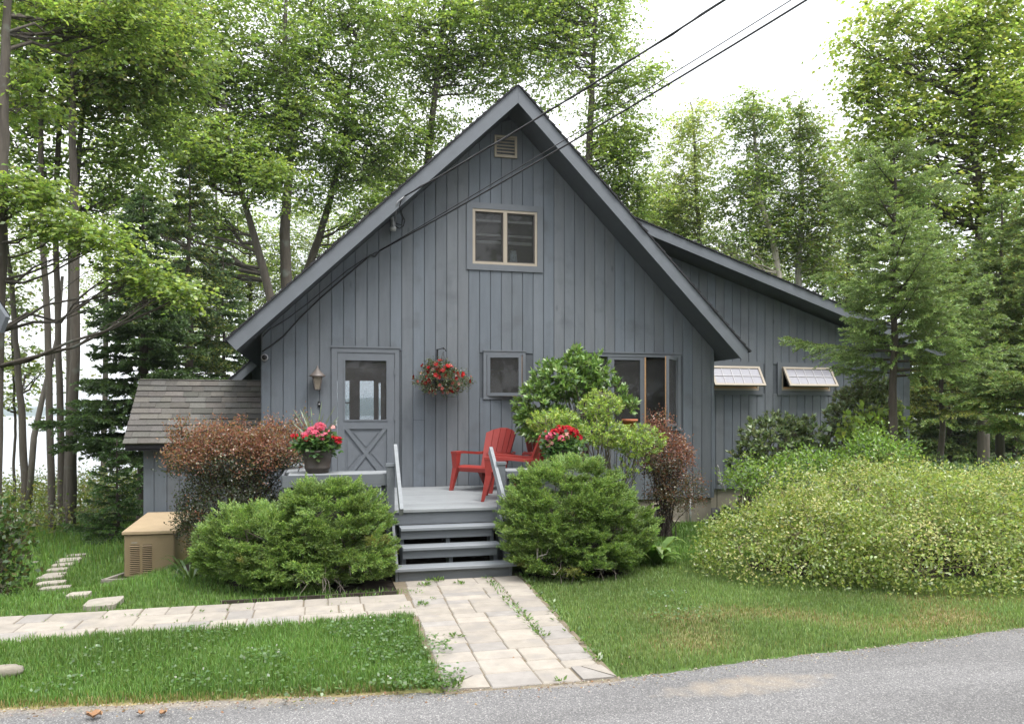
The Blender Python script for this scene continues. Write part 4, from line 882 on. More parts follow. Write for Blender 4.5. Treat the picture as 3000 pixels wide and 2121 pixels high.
def conifer(name, label, base, top, rad, pal, seed, group='spruce trees', z0=.12, nb=70, tw=12, nd=14, nl=.07, nw=.018, bark=(.09, .075, .062), sparse=0.0, up=.18, lean=(0, 0), r0=.09, maxlen=None, angles=None, fill=1.0, dens=DENS, shape=.75):
    p = Plant(name, label, 'tree', base, group, seed); rng = p.rng; base = np.array(base, float); Ht = top - base[2]
    tz = np.linspace(0, 1, 9)[:, None]; tp = base + np.array([lean[0], lean[1], Ht])*tz; tp[1:-1, :2] += rng.standard_normal((7, 2))*.02
    p.stem(tp, np.linspace(r0, .012, 9), bark, 8)
    PP = []; DD = []; CC = []; LL = []
    nb = int(nb*1.25)
    for b in range(nb):
        f = z0 + (1 - z0)*(b + rng.random())/nb; f = min(f, .985)
        o = base + np.array([lean[0], lean[1], Ht])*f; az = b*2.39996 + rng.uniform(-.4, .4)
        ln = rad*((1 - f)**shape)*rng.uniform(.55, 1.15) + .08
        if angles is not None: ln *= angles(az, f)
        d = np.array([cos(az), sin(az), 0]); sag_ = rng.uniform(-.28, .05)*(1 - f) + up*f*1.5
        t = np.linspace(0, 1, 7)[:, None]; q = o + d*ln*t; q[:, 2] += ln*(sag_*t[:, 0] + up*t[:, 0]**2.2)
        p.stem(q, np.linspace(.006 + .011*ln, .003, 7), bark, 4)
        if rng.random() < sparse: continue
        m = max(4, int(1.25*tw*fill*(.4 + ln)))
        ts = np.sort(rng.uniform(.12, 1.0, m)); side = np.where(np.arange(m) % 2, 1, -1)
        pos = np.stack([np.interp(ts, t[:, 0], q[:, i]) for i in range(3)], 1)
        perp = np.array([-d[1], d[0], 0]); tl = ln*(.50*(1 - ts) + .14)*rng.uniform(.6, 1.2, m) + .04
        td = unit(d*(.75)[None] if False else d*.75 + perp*side[:, None]*.75 + np.stack([np.zeros(m), np.zeros(m), rng.uniform(-.30, .15, m)], 1))
        pos = np.vstack([pos, q[-3:-2], q[-1:]]); td = np.vstack([td, [d], [d]]); tl = np.append(tl, [.28*ln + .05, .10]); m += 2
        nn_ = np.maximum(5, (nd*(tl/.22)).astype(int)); nn_ = (nn_*dens).astype(int); idx = np.repeat(np.arange(m), nn_); n = len(idx)
        s = rng.random(n); P = pos[idx] + td[idx]*(tl[idx]*s)[:, None]; P[:, 2] -= .18*tl[idx]*s**2 - .10*tl[idx]*s**3
        rd = unit(rng.standard_normal((n, 3)) + np.array([0, 0, .25])); D = unit(td[idx]*.9 + rd*.75)
        tipc = 1 + .35*(s > .75)
        PP.append(P); DD.append(D); LL.append(nl*rng.uniform(.7, 1.2, n)); CC.append(palette(rng, n, pal)*rng.uniform(.8, 1.2)*tipc[:, None])
    P = np.concatenate(PP); D = np.concatenate(DD); C = np.concatenate(CC); Ls = np.concatenate(LL); n = len(P)
    p.put(P, D, rng.standard_normal((n, 3)) + np.array([0, 0, .8]), Ls, 1.45*nw*rng.uniform(.8, 1.2, n), C)
    return p.done('trunk', 'crown', 'needle', 0.0)
def shrub(name, label, base, blobs, pal, seed, group=None, L=.06, Wd=.03, per=14, spread=.06, rosette=True, cat='shrub', stem_col=(.12, .095, .075), stems=26, leaf='leaf', upw=.5, tip_pal=None, tip=0.0, inner=.7, zmin=0.02, stem_r=.008, flowers=None, twigs=.5, wts=None):
    p = Plant(name, label, cat, base, group, seed); rng = p.rng; base = np.array(base, float)
    allc = []; alln = []
    for (c, r, ncl) in blobs:
        k = ell(rng, ncl, c, r, inner); k = k[k[:, 2] > base[2] + zmin]; allc.append(k); alln.append(unit((k - np.array(c))/np.array(r)))
    cl = np.concatenate(allc); ax = np.concatenate(alln); ax = unit(ax + np.array([0, 0, upw]) + rng.standard_normal(ax.shape)*.25)
    idx = rng.choice(len(cl), min(stems, len(cl)), replace=False); tips = []
    for i in idx:
        b = base + np.append(rng.standard_normal(2)*.06, 0); ln = np.linalg.norm(cl[i] - b); q = bend(b, cl[i] - ax[i]*.03, .12*ln, 6, .02, rng)
        p.stem(q, np.linspace(stem_r, .003, 6), stem_col, 5); tips.append(q)
    tp = np.concatenate([q[3:] for q in tips])
    for i in rng.choice(len(cl), int(len(cl)*twigs), replace=False):
        d = np.linalg.norm(tp - cl[i], axis=1); j = int(np.argmin(d))
        if d[j] > .02: p.stem([tp[j], cl[i]], [.004, .002], stem_col, 3)
    n = len(cl)*per; P0 = np.repeat(cl, per, 0); a = np.repeat(ax, per, 0)
    if rosette:
        rd = unit(np.cross(a, rng.standard_normal((n, 3)))); tl = rng.uniform(.3, 1.2, (n, 1)); D = unit(rd*tl + a*(1.15 - .5*tl)); off = a*rng.uniform(-.9, .3, (n, 1))*spread + rd*.004
        N = a + rng.standard_normal((n, 3))*.15
    else:
        off = rng.standard_normal((n, 3))*spread; D = unit(a*.6 + rng.standard_normal((n, 3))*.7); N = a + rng.standard_normal((n, 3))*.5
    P = P0 + off; C = palette(rng, n, pal, wts)*np.repeat(rng.uniform(.8, 1.2, (len(cl), 1)), per, 0)
    if tip_pal is not None:
        out_ = np.repeat(rng.random(len(cl)) < (tip(cl, ax) if callable(tip) else tip), per); C[out_] = palette(rng, int(out_.sum()), tip_pal)
    p.put(P, D, N, L*rng.uniform(.6, 1.2, n), Wd*rng.uniform(.7, 1.2, n), C)
    root = p.done('stems', 'foliage', leaf)
    if flowers:
        pal_f, cnt, sz = flowers[:3]; thr = flowers[3] if len(flowers) > 3 else None
        w_ = np.ones(len(cl)) if thr is None else thr(cl, ax); w_ = w_/w_.sum()
        i = rng.choice(len(cl), cnt, p=w_); n = cnt*5; ctr = cl[i] + ax[i]*spread*.8 + rng.standard_normal((cnt, 3))*spread*.8; c5 = np.repeat(ctr, 5, 0); a5 = np.repeat(ax[i], 5, 0)
        D = unit(np.cross(a5, rng.standard_normal((n, 3))) + a5*.3); leaves('flowers', c5 - base, D, a5 + rng.standard_normal((n, 3))*.2, sz*rng.uniform(.7, 1.2, n), sz*.8, palette(rng, n, pal_f), M['petal'], root)
    return root

# ------------------------------------------------------------------ where things stand (photo pixels at 2296 wide -> real metres)
def a2(x, y, Z): return A(x*K, y*K, Z)
def B(x, y, Z, rx, ry, n, rd=None):
    k = K*Z/F; return (a2(x, y, Z), (rx*k, rd or max(rx*k, ry*k)*.8, ry*k), n)
def path(pts, root=True):                             # (x, y, distance, radius)
    q = [np.append(a2(x, y, Z), r) for x, y, Z, r in pts]
    if root: g = q[0].copy(); q[0][2] = float(ground_z(g[0], g[1])) - .05
    return np.array(q)
def tree(name, label, pts, blobs, pal, seed, group, extra=(), **k):
    q = path(pts); 
    for e in extra: pass
    t = broadleaf(name, label, q[0, :3], q, blobs, pal, seed, group, **k)
    return t
g_ = GR
# left clump by the lake shore
LG = 'trees of the left clump'
tree('maple_tree', 'slim grey trunk, leftmost of the close clump by the stepping stones', [(118, 1165, 16.5, .075), (105, 800, 16.5, .068), (95, 520, 16.5, .06), (88, 200, 16.5, .05), (80, -150, 16.5, .03)], [B(60, 70, 16.5, 120, 110, 46), B(30, 300, 17, 80, 100, 22), B(110, -80, 16.5, 160, 60, 30), B(100, 420, 17, 100, 70, 20)], g_['mid'], 11, LG)
tree('maple_tree', 'slim dark trunk, second from the left in the close clump', [(139, 1172, 17.2, .08), (131, 800, 17.2, .068), (124, 500, 17.2, .06), (138, 150, 17.2, .05), (150, -200, 17, .03)], [B(180, 140, 17.2, 130, 130, 40), B(250, 10, 17.5, 120, 70, 32)], g_['mid'] + g_['bright'][:1], 12, LG)
tree('maple_tree', 'dark trunk third from the left in the close clump, leaning right high up', [(150, 1172, 17, .09), (153, 850, 17, .085), (150, 520, 17, .07), (180, 250, 17.5, .05), (215, 60, 18, .03)], [B(255, 330, 17.8, 110, 90, 22), B(330, 200, 18, 110, 100, 36), B(300, 430, 17.8, 100, 60, 22), B(400, 120, 18, 90, 100, 40)], g_['mid'], 13, LG)
tree('maple_tree', 'thickest trunk of the close clump, nearest the small spruce', [(157, 1165, 16.2, .11), (166, 850, 16.2, .098), (167, 560, 16.2, .088), (160, 300, 16.2, .07), (165, 0, 16.2, .06), (185, -200, 16.2, .03)], [B(300, 70, 16.2, 130, 110, 40), B(200, -60, 16, 200, 60, 34), B(120, 230, 16.4, 90, 60, 20), B(230, 150, 16.5, 100, 80, 30)], g_['mid'] + g_['olive'][:1], 14, LG)
tree('maple_tree', 'thick trunk at the left edge with a long bright limb drooping to the right', [(-14, 1080, 11.5, .10), (-2, 650, 11.5, .09), (4, 420, 11.5, .08), (8, 200, 11.5, .07), (16, -120, 11.5, .04)], [B(40, 420, 11.2, 80, 45, 22), B(110, 500, 11.4, 80, 30, 16), B(220, 540, 11.7, 80, 28, 15), B(310, 610, 12, 80, 24, 14), B(395, 655, 12.1, 45, 22, 9), B(60, 20, 12, 110, 80, 34), B(210, 60, 12.5, 110, 70, 30), B(330, 40, 13, 110, 60, 24), B(60, 210, 12, 80, 60, 20)], g_['bright'] + g_['mid'], 15, LG, per=99, L=.078, Wd=.066, spread=(.42, .42, .09), limb_r=.03)
fk = tree('young_maple', 'forked slim trunk leaning apart against the bright lake', [(58, 1110, 18, .09), (46, 900, 18, .075), (30, 720, 18, .06), (5, 500, 18, .04)], [B(20, 640, 18.5, 60, 90, 26), B(60, 830, 19, 70, 60, 14), B(40, 480, 18, 70, 70, 16)], g_['pale'] + g_['mid'], 16, LG, per=70)
mb = MB(); q = path([(60, 1105, 18, .075), (76, 980, 18, .07), (98, 880, 18, .06), (128, 760, 18.3, .05), (140, 620, 18.5, .035)]); mb.tube(q[:, :3] - np.array(fk.location), q[:, 3], 8, (.17, .15, .13)); o = mb.obj('trunk', M['bark']); o.parent = fk
tree('sapling', 'pencil thin dark sapling left of the forked trunk', [(33, 1080, 19, .035), (38, 900, 19, .03), (36, 720, 19, .02)], [B(15, 760, 19, 50, 70, 12), B(5, 900, 19, 40, 40, 6)], g_['pale'], 17, LG, per=60)
for i, (x, Z, t_) in enumerate(((-70, 30, 350), (230, 32, 420), (480, 34, 380))):
    tree('shore_tree', ['pale tree on the shore at the far left edge', 'pale tree on the shore seen between the clump and the dark spruce', 'pale tree on the shore seen left of the house roof'][i], [(x, 1000, Z, .12), (x + 8, 700, Z, .10), (x, t_, Z, .04)], [B(x, t_ + 60, Z, 130, 170, 80), B(x + 40, t_ + 230, Z, 110, 110, 46)], g_['pale'] + g_['bright'], 20 + i, 'shore trees', per=70)
# dark spruces and pine left of the house
def spruce(label, x, yb, Z, ytop, rad, pal, seed, group, name='spruce_tree', **k):
    b = a2(x, yb, Z); b[2] = float(ground_z(b[0], b[1])) - .05; return conifer(name, label, b, a2(x, ytop, Z)[2], rad, pal, seed, group, **k)
SG = 'dark conifers left of the house'
spruce('dark dense spruce with drooping boughs between the clump and the lean-to', 322, 1150, 15.6, 430, 2.1, g_['dark'], 31, SG, z0=.22, nb=84, tw=13, nd=15, nl=.075, nw=.022, r0=.14, up=.05)
spruce('sparse dark pine with bare lower boughs just behind the lean-to roof', 424, 1150, 18.5, 360, 2.0, g_['dark'] + g_['olive'][:1], 32, SG, z0=.34, nb=60, tw=11, nd=15, nl=.09, nw=.02, r0=.15, up=.02, sparse=.15, name='pine_tree')
spruce('dark spruce with low boughs reaching the left roof edge', 500, 1120, 21, 560, 1.9, g_['dark'], 33, SG, z0=.2, nb=60, tw=12, nd=14, nl=.08, nw=.022, up=.03)
spruce('young green spruce at the lawn edge left of the lean-to', 262, 1178, 14.2, 985, .75, [(.05, .105, .03), (.07, .13, .035)], 34, SG, z0=.05, nb=40, tw=14, nd=16, nl=.05, nw=.014, r0=.03)
# big trees behind the house
HG = 'tall trees behind the house'
tree('oak_tree', 'straight grey trunk rising from the left roof slope', [(652, 1000, 24, .2), (645, 640, 24, .18), (640, 520, 24, .16), (648, 400, 24, .13), (655, 300, 24, .10), (640, 120, 24, .07), (650, -120, 24, .03)], [B(600, 110, 24, 150, 130, 90), B(540, 340, 23.2, 110, 55, 46), B(690, 270, 24, 110, 100, 60), B(650, 420, 24.5, 100, 50, 24), B(560, 230, 24, 120, 80, 50)], g_['mid'] + g_['bright'][:1], 41, HG)
tree('oak_tree', 'trunk leaning left with crooked limbs above the left eave', [(640, 1000, 22.5, .16), (612, 690, 22.5, .13), (588, 600, 22.5, .12), (552, 480, 22.5, .09), (515, 350, 23, .06), (500, 200, 23, .03)], [B(480, 350, 22.5, 120, 70, 46), B(430, 220, 23.5, 110, 110, 60), B(600, 400, 22, 70, 50, 22), B(400, 20, 23.5, 120, 90, 50), B(350, 300, 23, 120, 110, 50), B(330, 490, 24, 100, 80, 36), B(470, 500, 24, 80, 60, 26)], g_['bright'] + g_['mid'], 42, HG)
tree('oak_tree', 'trunk splitting in two where it clears the left roof slope', [(680, 1000, 25.5, .17), (690, 610, 25.5, .14), (722, 520, 25.5, .12), (752, 420, 25.5, .10), (780, 300, 25.5, .07), (800, 80, 25.5, .03)], [B(800, 130, 25.5, 80, 150, 70), B(770, 340, 25.5, 90, 80, 46), B(720, 0, 25.5, 140, 80, 56), B(830, 470, 25, 60, 40, 16), B(860, 330, 26, 80, 120, 46), B(700, 160, 25.5, 90, 90, 40)], g_['mid'], 43, HG)
tree('ash_tree', 'leafy tree right behind the left side of the roof peak', [(950, 900, 27, .2), (955, 400, 27, .14), (975, 200, 27, .1), (1000, -60, 27, .04)], [B(1010, 90, 27, 140, 120, 90), B(960, 290, 27, 90, 70, 34), B(1080, -20, 27, 110, 80, 44), B(940, 170, 27.5, 80, 90, 34), B(1100, 120, 27.5, 90, 110, 50), B(880, 60, 27.5, 90, 100, 46), B(900, 400, 27.5, 60, 60, 20)], g_['bright'] + g_['mid'], 44, HG)
tree('ash_tree', 'leafy tree right behind the right side of the roof peak', [(1330, 900, 27.5, .2), (1320, 400, 27.5, .14), (1330, 200, 27.5, .1), (1345, -60, 27.5, .04)], [B(1290, 130, 27.5, 110, 130, 76), B(1360, 320, 27.5, 80, 110, 56), B(1240, 10, 27.5, 90, 80, 40), B(1430, 180, 27.5, 50, 90, 22), B(1430, 430, 28, 60, 60, 22), B(1340, 10, 27.5, 90, 70, 34), B(1180, 60, 28, 90, 120, 50), B(1410, 330, 28, 60, 100, 34), B(1340, 450, 28.5, 90, 60, 30)], g_['mid'] + g_['bright'], 45, HG)
tree('aspen_tree', 'pale thin tree behind the top of the right wing roof', [(1575, 900, 31, .13), (1570, 560, 31, .11), (1560, 400, 31, .07), (1548, 230, 31, .03)], [B(1550, 310, 31, 56, 90, 34), B(1545, 440, 31, 70, 60, 30), B(1600, 330, 31, 28, 60, 10), B(1510, 430, 31, 60, 90, 30), B(1560, 520, 31.5, 90, 70, 40)], g_['pale'], 46, HG, per=90, bark=(.2, .18, .16))
tree('birch_tree', 'birch with a crooked white trunk above the right wing roof', [(1760, 900, 29, .15), (1748, 620, 29, .12), (1728, 520, 29, .11), (1704, 450, 29, .09), (1692, 300, 29, .06), (1688, 200, 29, .02)], [B(1690, 280, 29, 50, 80, 40), B(1665, 430, 29, 80, 70, 50), B(1630, 560, 29, 80, 60, 36), B(1740, 390, 29.5, 64, 90, 40), B(1730, 520, 30, 80, 80, 40)], g_['mid'] + g_['pale'][:1], 47, HG, bark=(.42, .38, .33))
tree('birch_tree', 'taller leafy birch left of the spruce top, over the wing roof', [(1800, 900, 29.5, .14), (1790, 600, 29.5, .12), (1800, 450, 29.5, .08), (1795, 300, 29.5, .05), (1800, 220, 29.5, .02)], [B(1795, 280, 29.5, 46, 66, 34), B(1835, 390, 29.5, 66, 80, 50), B(1780, 520, 29.5, 86, 80, 56), B(1850, 560, 29.5, 60, 80, 34), B(1870, 470, 30, 50, 90, 30)], g_['mid'] + g_['olive'][:1], 48, HG, bark=(.3, .28, .25))
for i, (x, y, Z) in enumerate(((1480, 480, 33), (1720, 600, 34), (1900, 560, 33), (880, 420, 33), (560, 570, 35), (730, 540, 36), (1455, 540, 35), (380, 640, 33))):
    tree('background_tree', ['low pale tree behind the start of the wing roof', 'low leafy tree filling the gap under the white birch', 'low leafy tree behind the eave of the wing', 'low tree seen between the left roof slope and its trees', 'low pale tree between the leaning trunk and the straight grey trunk', 'low pale tree between the straight grey trunk and the roof slope', 'low pale tree peeping over the top end of the wing roof', 'low pale tree left of the leaning trunk'][i], [(x, 1000, Z, .12), (x, y + 80, Z, .09), (x, y - 60, Z, .03)], [B(x, y, Z, 110, 80, 64), B(x + 30, y + 110, Z, 120, 80, 54), B(x - 40, y + 60, Z + 1, 90, 70, 30)], g_['pale'] + g_['mid'], 50 + i, 'low trees far behind the house', per=99)
# right side
tree('maple_tree', 'tall yellow-green maple at the upper right with an upright dark trunk', [(2205, 1010, 19, .14), (2207, 650, 19, .125), (2196, 480, 19, .11), (2178, 320, 19, .09), (2185, 120, 19, .08), (2200, -120, 19, .04)], [B(2080, 110, 19, 140, 110, 76), B(2220, 240, 18.6, 100, 130, 76), B(2040, 320, 19, 120, 90, 60), B(2250, 10, 18.5, 110, 90, 50), B(2100, 450, 19, 140, 70, 60), B(1960, 220, 19, 60, 60, 18), B(1950, 130, 19, 60, 30, 10), B(1985, 30, 19, 60, 50, 18), B(1960, 420, 19.5, 60, 50, 18), B(2260, 420, 18.5, 60, 70, 24), B(2150, 180, 19.5, 140, 140, 60), B(2290, 330, 19, 90, 120, 50), B(2180, 560, 19.5, 140, 90, 50), B(1930, 330, 19.5, 60, 50, 16), B(1915, 200, 19, 34, 14, 7), B(1910, 95, 19, 34, 14, 7), B(2120, 640, 20.5, 110, 70, 40), B(2270, 620, 19.5, 80, 90, 36), B(2300, 180, 19, 80, 120, 40)], g_['yellow'] + g_['bright'], 61, 'right edge trees', limb_r=.05, per=72)
NG = 'spruces right of the house'
NP = [(.180, .255, .090), (.150, .22, .08), (.22, .30, .105)]
bs = a2(2003, 1080, 12.0); bs[2] = -.05
lf = lambda az, f: (1.2 if cos(az) < -.2 and f < .5 else .95) * (1 + .28*sin(9*f + 2*az) + .15*sin(23*f)) * (0.6 if sin(az) > .5 else 1)
conifer('spruce_tree', 'big green spruce standing in front of the right wing, boughs over its window', bs, a2(1995, 318, 12)[2], 1.9, NP, 62, NG, z0=.40, nb=66, tw=16, nd=17, nl=.056, nw=.0115, r0=.085, up=.16, angles=lf, dens=2.1, shape=.46)
spruce('spruce near the right edge with a bare lower trunk', 2245, 1020, 15.5, 430, 1.6, NP, 63, NG, z0=.34, nb=60, tw=14, nd=16, nl=.07, nw=.018, up=.12, r0=.10)
spruce('spruce cut by the right edge, boughs hanging low', 2330, 1040, 14.5, 380, 1.9, NP + g_['olive'][:1], 64, NG, z0=.25, nb=66, tw=14, nd=16, nl=.07, nw=.018, up=.1, r0=.10)
spruce('slim spruce behind the right corner of the wing', 2110, 1000, 20, 560, 1.5, g_['olive'] + g_['dark'][:1], 65, NG, z0=.3, nb=56, tw=12, nd=14, nl=.08, nw=.022, up=.06)
bgl = ['first', 'second', 'third', 'fourth', 'fifth', 'sixth', 'seventh', 'eighth', 'ninth']
for i, (x, Z, yt) in enumerate(((1930, 33, 520), (2040, 30, 560), (2075, 36, 520), (2130, 29, 640), (2165, 34, 560), (2205, 30, 600), (2235, 37, 520), (2275, 28, 560), (2310, 33, 500))):
    spruce(f'{bgl[i]} from the left of the spruces along the far lawn edge', x, 1000, Z, yt, 1.9, NP + g_['olive'][:1] + g_['dark'][1:2], 70 + i, 'far spruces behind the right lawn', z0=.06, nb=52, tw=9, nd=12, nl=.13, nw=.035, up=.05, sparse=.1)
# shrubs
def sh(name, label, base, *a, **k): return shrub(name, label, (base[0], base[1], float(ground_z(base[0], base[1]))), *a, **k)
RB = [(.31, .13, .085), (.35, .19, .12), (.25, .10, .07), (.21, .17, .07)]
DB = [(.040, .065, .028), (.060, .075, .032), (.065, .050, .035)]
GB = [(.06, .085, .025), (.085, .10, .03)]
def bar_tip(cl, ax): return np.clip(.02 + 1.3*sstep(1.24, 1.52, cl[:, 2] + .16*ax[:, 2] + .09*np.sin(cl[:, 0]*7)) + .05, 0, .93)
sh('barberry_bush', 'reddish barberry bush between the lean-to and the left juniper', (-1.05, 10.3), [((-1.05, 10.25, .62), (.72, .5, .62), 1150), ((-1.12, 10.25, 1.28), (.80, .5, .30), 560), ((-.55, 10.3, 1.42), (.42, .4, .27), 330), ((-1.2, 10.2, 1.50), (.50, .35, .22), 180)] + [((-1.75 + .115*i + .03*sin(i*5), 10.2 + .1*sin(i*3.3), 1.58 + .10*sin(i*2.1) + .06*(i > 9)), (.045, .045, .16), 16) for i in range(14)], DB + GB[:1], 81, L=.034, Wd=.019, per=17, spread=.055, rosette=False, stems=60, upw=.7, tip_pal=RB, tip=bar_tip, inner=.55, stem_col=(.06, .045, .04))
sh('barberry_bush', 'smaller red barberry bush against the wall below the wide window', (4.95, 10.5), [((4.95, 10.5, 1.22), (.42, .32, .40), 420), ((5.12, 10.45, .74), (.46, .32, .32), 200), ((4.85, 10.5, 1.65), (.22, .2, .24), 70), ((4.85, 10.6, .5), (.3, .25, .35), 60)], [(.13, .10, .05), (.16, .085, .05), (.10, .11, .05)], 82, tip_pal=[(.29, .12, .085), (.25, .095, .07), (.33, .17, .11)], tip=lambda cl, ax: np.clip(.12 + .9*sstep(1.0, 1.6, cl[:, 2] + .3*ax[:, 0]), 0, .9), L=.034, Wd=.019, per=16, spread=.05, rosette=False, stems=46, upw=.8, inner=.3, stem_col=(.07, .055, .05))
AZ = [(.35, .47, .10), (.29, .42, .09), (.42, .50, .14), (.20, .33, .075)]
def bl(px, py, Z, rx, ry, rd, n): k = Z/F; return (A(px, py, Z), (rx*k, rd, ry*k), n)
sh('azalea_bush', 'lime green azalea with bare twisted stems in front of the wide window', (3.9, 10.0), [bl(1625, 1235, 10.5, 84, 38, .3, 260), bl(1760, 1190, 10.6, 66, 50, .3, 230), bl(1760, 1270, 10.5, 115, 44, .35, 330), bl(1870, 1290, 10.4, 84, 50, .3, 300), bl(1650, 1310, 10.5, 60, 50, .25, 60), bl(1850, 1370, 10.4, 60, 60, .25, 36)], AZ, 83, L=.045, Wd=.018, per=12, spread=.05, rosette=True, stems=50, upw=.7, inner=.3, stem_col=(.17, .145, .12), stem_r=.012)
RH = [(.16, .28, .065), (.20, .33, .075), (.12, .225, .058), (.25, .38, .09)]
sh('rhododendron', 'tall glossy green rhododendron against the house between the two lower windows', (4.0, 11.1), [bl(1665, 1110, 11.4, 118, 70, .4, 300), bl(1730, 1075, 11.4, 66, 46, .3, 70), bl(1685, 1040, 11.4, 26, 34, .2, 12), bl(1580, 1195, 11.3, 80, 80, .35, 160), bl(1805, 1150, 11.3, 34, 46, .2, 30), bl(1838, 1185, 11.3, 24, 26, .15, 12), bl(1640, 1250, 11.3, 80, 50, .3, 110), bl(1545, 1235, 11.2, 36, 40, .2, 30), bl(1590, 1265, 11.2, 60, 36, .2, 60)], RH, 84, L=.095, Wd=.034, per=14, spread=.05, rosette=True, stems=40, upw=.6, inner=.45, leaf='gloss', stem_col=(.13, .105, .085), stem_r=.014)
DR = [(.17, .24, .10), (.20, .27, .105), (.13, .19, .08), (.26, .30, .13)]
sh('rhododendron', 'dark rounded rhododendron against the wing, left of the spruce trunk', (6.65, 11.3), [bl(2270, 1290, 12.6, 110, 85, .5, 380), bl(2190, 1360, 12.5, 55, 60, .4, 90), bl(2360, 1290, 12.6, 55, 80, .4, 120)], DR, 85, L=.085, Wd=.030, per=15, spread=.05, stems=36, inner=.5, leaf='gloss', upw=.6)
sh('rhododendron', 'taller olive rhododendron under the spruce at the wing corner', (8.0, 11.2), [bl(2530, 1220, 12.9, 120, 95, .5, 480), bl(2560, 1140, 12.9, 60, 40, .3, 100), bl(2470, 1330, 12.8, 90, 60, .4, 180), bl(2610, 1290, 12.7, 60, 90, .4, 160)], DR + [(.12, .125, .055)], 86, L=.085, Wd=.030, per=15, spread=.05, stems=36, inner=.5, leaf='gloss', upw=.6)
sh('maple_seedling', 'bright green maple seedling growing through the olive rhododendron', (8.1, 10.9), [bl(2560, 1230, 12.3, 80, 34, .25, 40), bl(2500, 1265, 12.2, 50, 26, .2, 24)], g_['bright'], 87, L=.11, Wd=.085, per=5, spread=.09, rosette=False, stems=10, upw=1.2, inner=.1)
MP = [(.24, .325, .075), (.29, .365, .10), (.18, .26, .06), (.35, .40, .14)]
CF = [(.50, .49, .20), (.46, .46, .18), (.56, .53, .30)]
thr = lambda cl, ax: .06 + np.clip(ax[:, 2], 0, 1)*np.clip(.45 + .9*np.sin(cl[:, 0]*3.1 + 1.5*np.sin(cl[:, 2]*3))*np.sin(cl[:, 1]*2.7 + cl[:, 2]*4), 0, 2)**1.5
mound = sh('flowering_shrub', 'broad mounded shrub with small cream flowers beside the road on the right', (6.4, 8.1), [((5.42, 7.95, .12), (1.22, 1.05, .76), 1250), ((6.9, 7.2, .15), (1.7, .95, .62), 1000), ((6.7, 7.75, .22), (1.65, 1.4, 1.0), 2100), ((7.3, 8.8, .3), (1.7, 1.1, .98), 1000), ((8.5, 7.7, .25), (1.5, 1.3, .98), 1100)] + [((5.0 + .36*i, 7.6 + .45*sin(i*2.3) - .03*i, .72 + .22*sin(i*1.7)), (.34, .34, .26), 60) for i in range(11)], MP, 88, L=.046, Wd=.023, per=15, spread=.065, rosette=False, stems=120, upw=.45, inner=.8, stem_col=(.15, .12, .08), flowers=(CF, 8000, .016, thr), twigs=.1)
def shoots(root, pts, seed, pal, L=.05, col=(.16, .15, .07)):   # long stray shoots that break the outline
    rng = np.random.default_rng(seed); mb = MB(); b = np.array(root.location); PP = []; DD = []
    for q in pts:
        q = np.array(q, float); ln = rng.uniform(.25, .55); d = unit(np.append(rng.standard_normal(2)*.6 + np.array([0, -.3]), rng.uniform(.5, 1.3))); t = np.linspace(0, 1, 7)[:, None]
        c = q + d*ln*t; c[:, 2] -= .22*ln*t[:, 0]**2; mb.tube(c - b, np.linspace(.004, .0015, 7), 4, col, cap=False)
        for k in range(1, 7):
            for _ in range(3): PP.append(c[k] - b); DD.append(unit(rng.standard_normal(3)*.8 + d))
    o = mb.obj('shoots', M['bark']); o.parent = root; n = len(PP); leaves('shoot_leaves', np.array(PP), np.array(DD), rng.standard_normal((n, 3)) + np.array([0, 0, .6]), L*rng.uniform(.6, 1.2, n), L*.42, palette(rng, n, pal), M['leaf'], o)
rng = np.random.default_rng(3); pts_ = []
for c_, r_ in (((5.42, 7.95, .12), (1.2, 1.0, .74)), ((6.7, 7.75, .22), (1.6, 1.35, .98)), ((8.5, 7.7, .25), (1.5, 1.25, .95)), ((6.9, 7.2, .15), (1.65, .9, .6))):
    d_s = unit(rng.standard_normal((14, 3)) + np.array([0, -.5, .6])); pts_ += list(np.array(c_) + d_s*np.array(r_)*.95)
shoots(mound, [p_ for p_ in pts_ if p_[2] > .15], 4, MP)
BF = [(.23, .38, .07), (.20, .31, .06), (.125, .22, .045)]
sh('honeysuckle_shrub', 'bright green leafy shrub growing behind the cream flowered mound', (7.2, 10.0), [bl(2230, 1400, 11.0, 110, 50, .5, 160), bl(2380, 1360, 10.9, 110, 40, .5, 170), bl(2560, 1340, 10.8, 100, 60, .5, 190), bl(2560, 1290, 10.9, 40, 40, .3, 50), bl(2640, 1330, 11, 40, 40, .3, 40)], BF, 89, L=.058, Wd=.026, per=13, spread=.07, rosette=False, stems=50, upw=.8, inner=.4)
sh('dogwood_shrub', 'soft green shrub right of the bright one, by the far lawn', (10.2, 10.4), [bl(2760, 1400, 12, 110, 44, .6, 150), bl(2900, 1420, 12, 120, 60, .6, 170), bl(2980, 1380, 13, 90, 40, .5, 80)], [(.075, .145, .045), (.06, .12, .04), (.10, .18, .06)], 90, L=.06, Wd=.026, per=13, spread=.08, rosette=False, stems=40, upw=.8, inner=.4)
sh('leafy_bush', 'green leafy bush cut by the left edge beside the stepping stones', (-3.55, 9.6), [((-3.58, 9.6, .24), (.50, .45, .58), 200), ((-3.72, 9.75, .66), (.42, .4, .36), 120)], [(.06, .125, .035), (.08, .15, .04), (.10, .10, .04)], 91, L=.085, Wd=.042, per=9, spread=.08, rosette=False, stems=26, upw=.6, inner=.4)
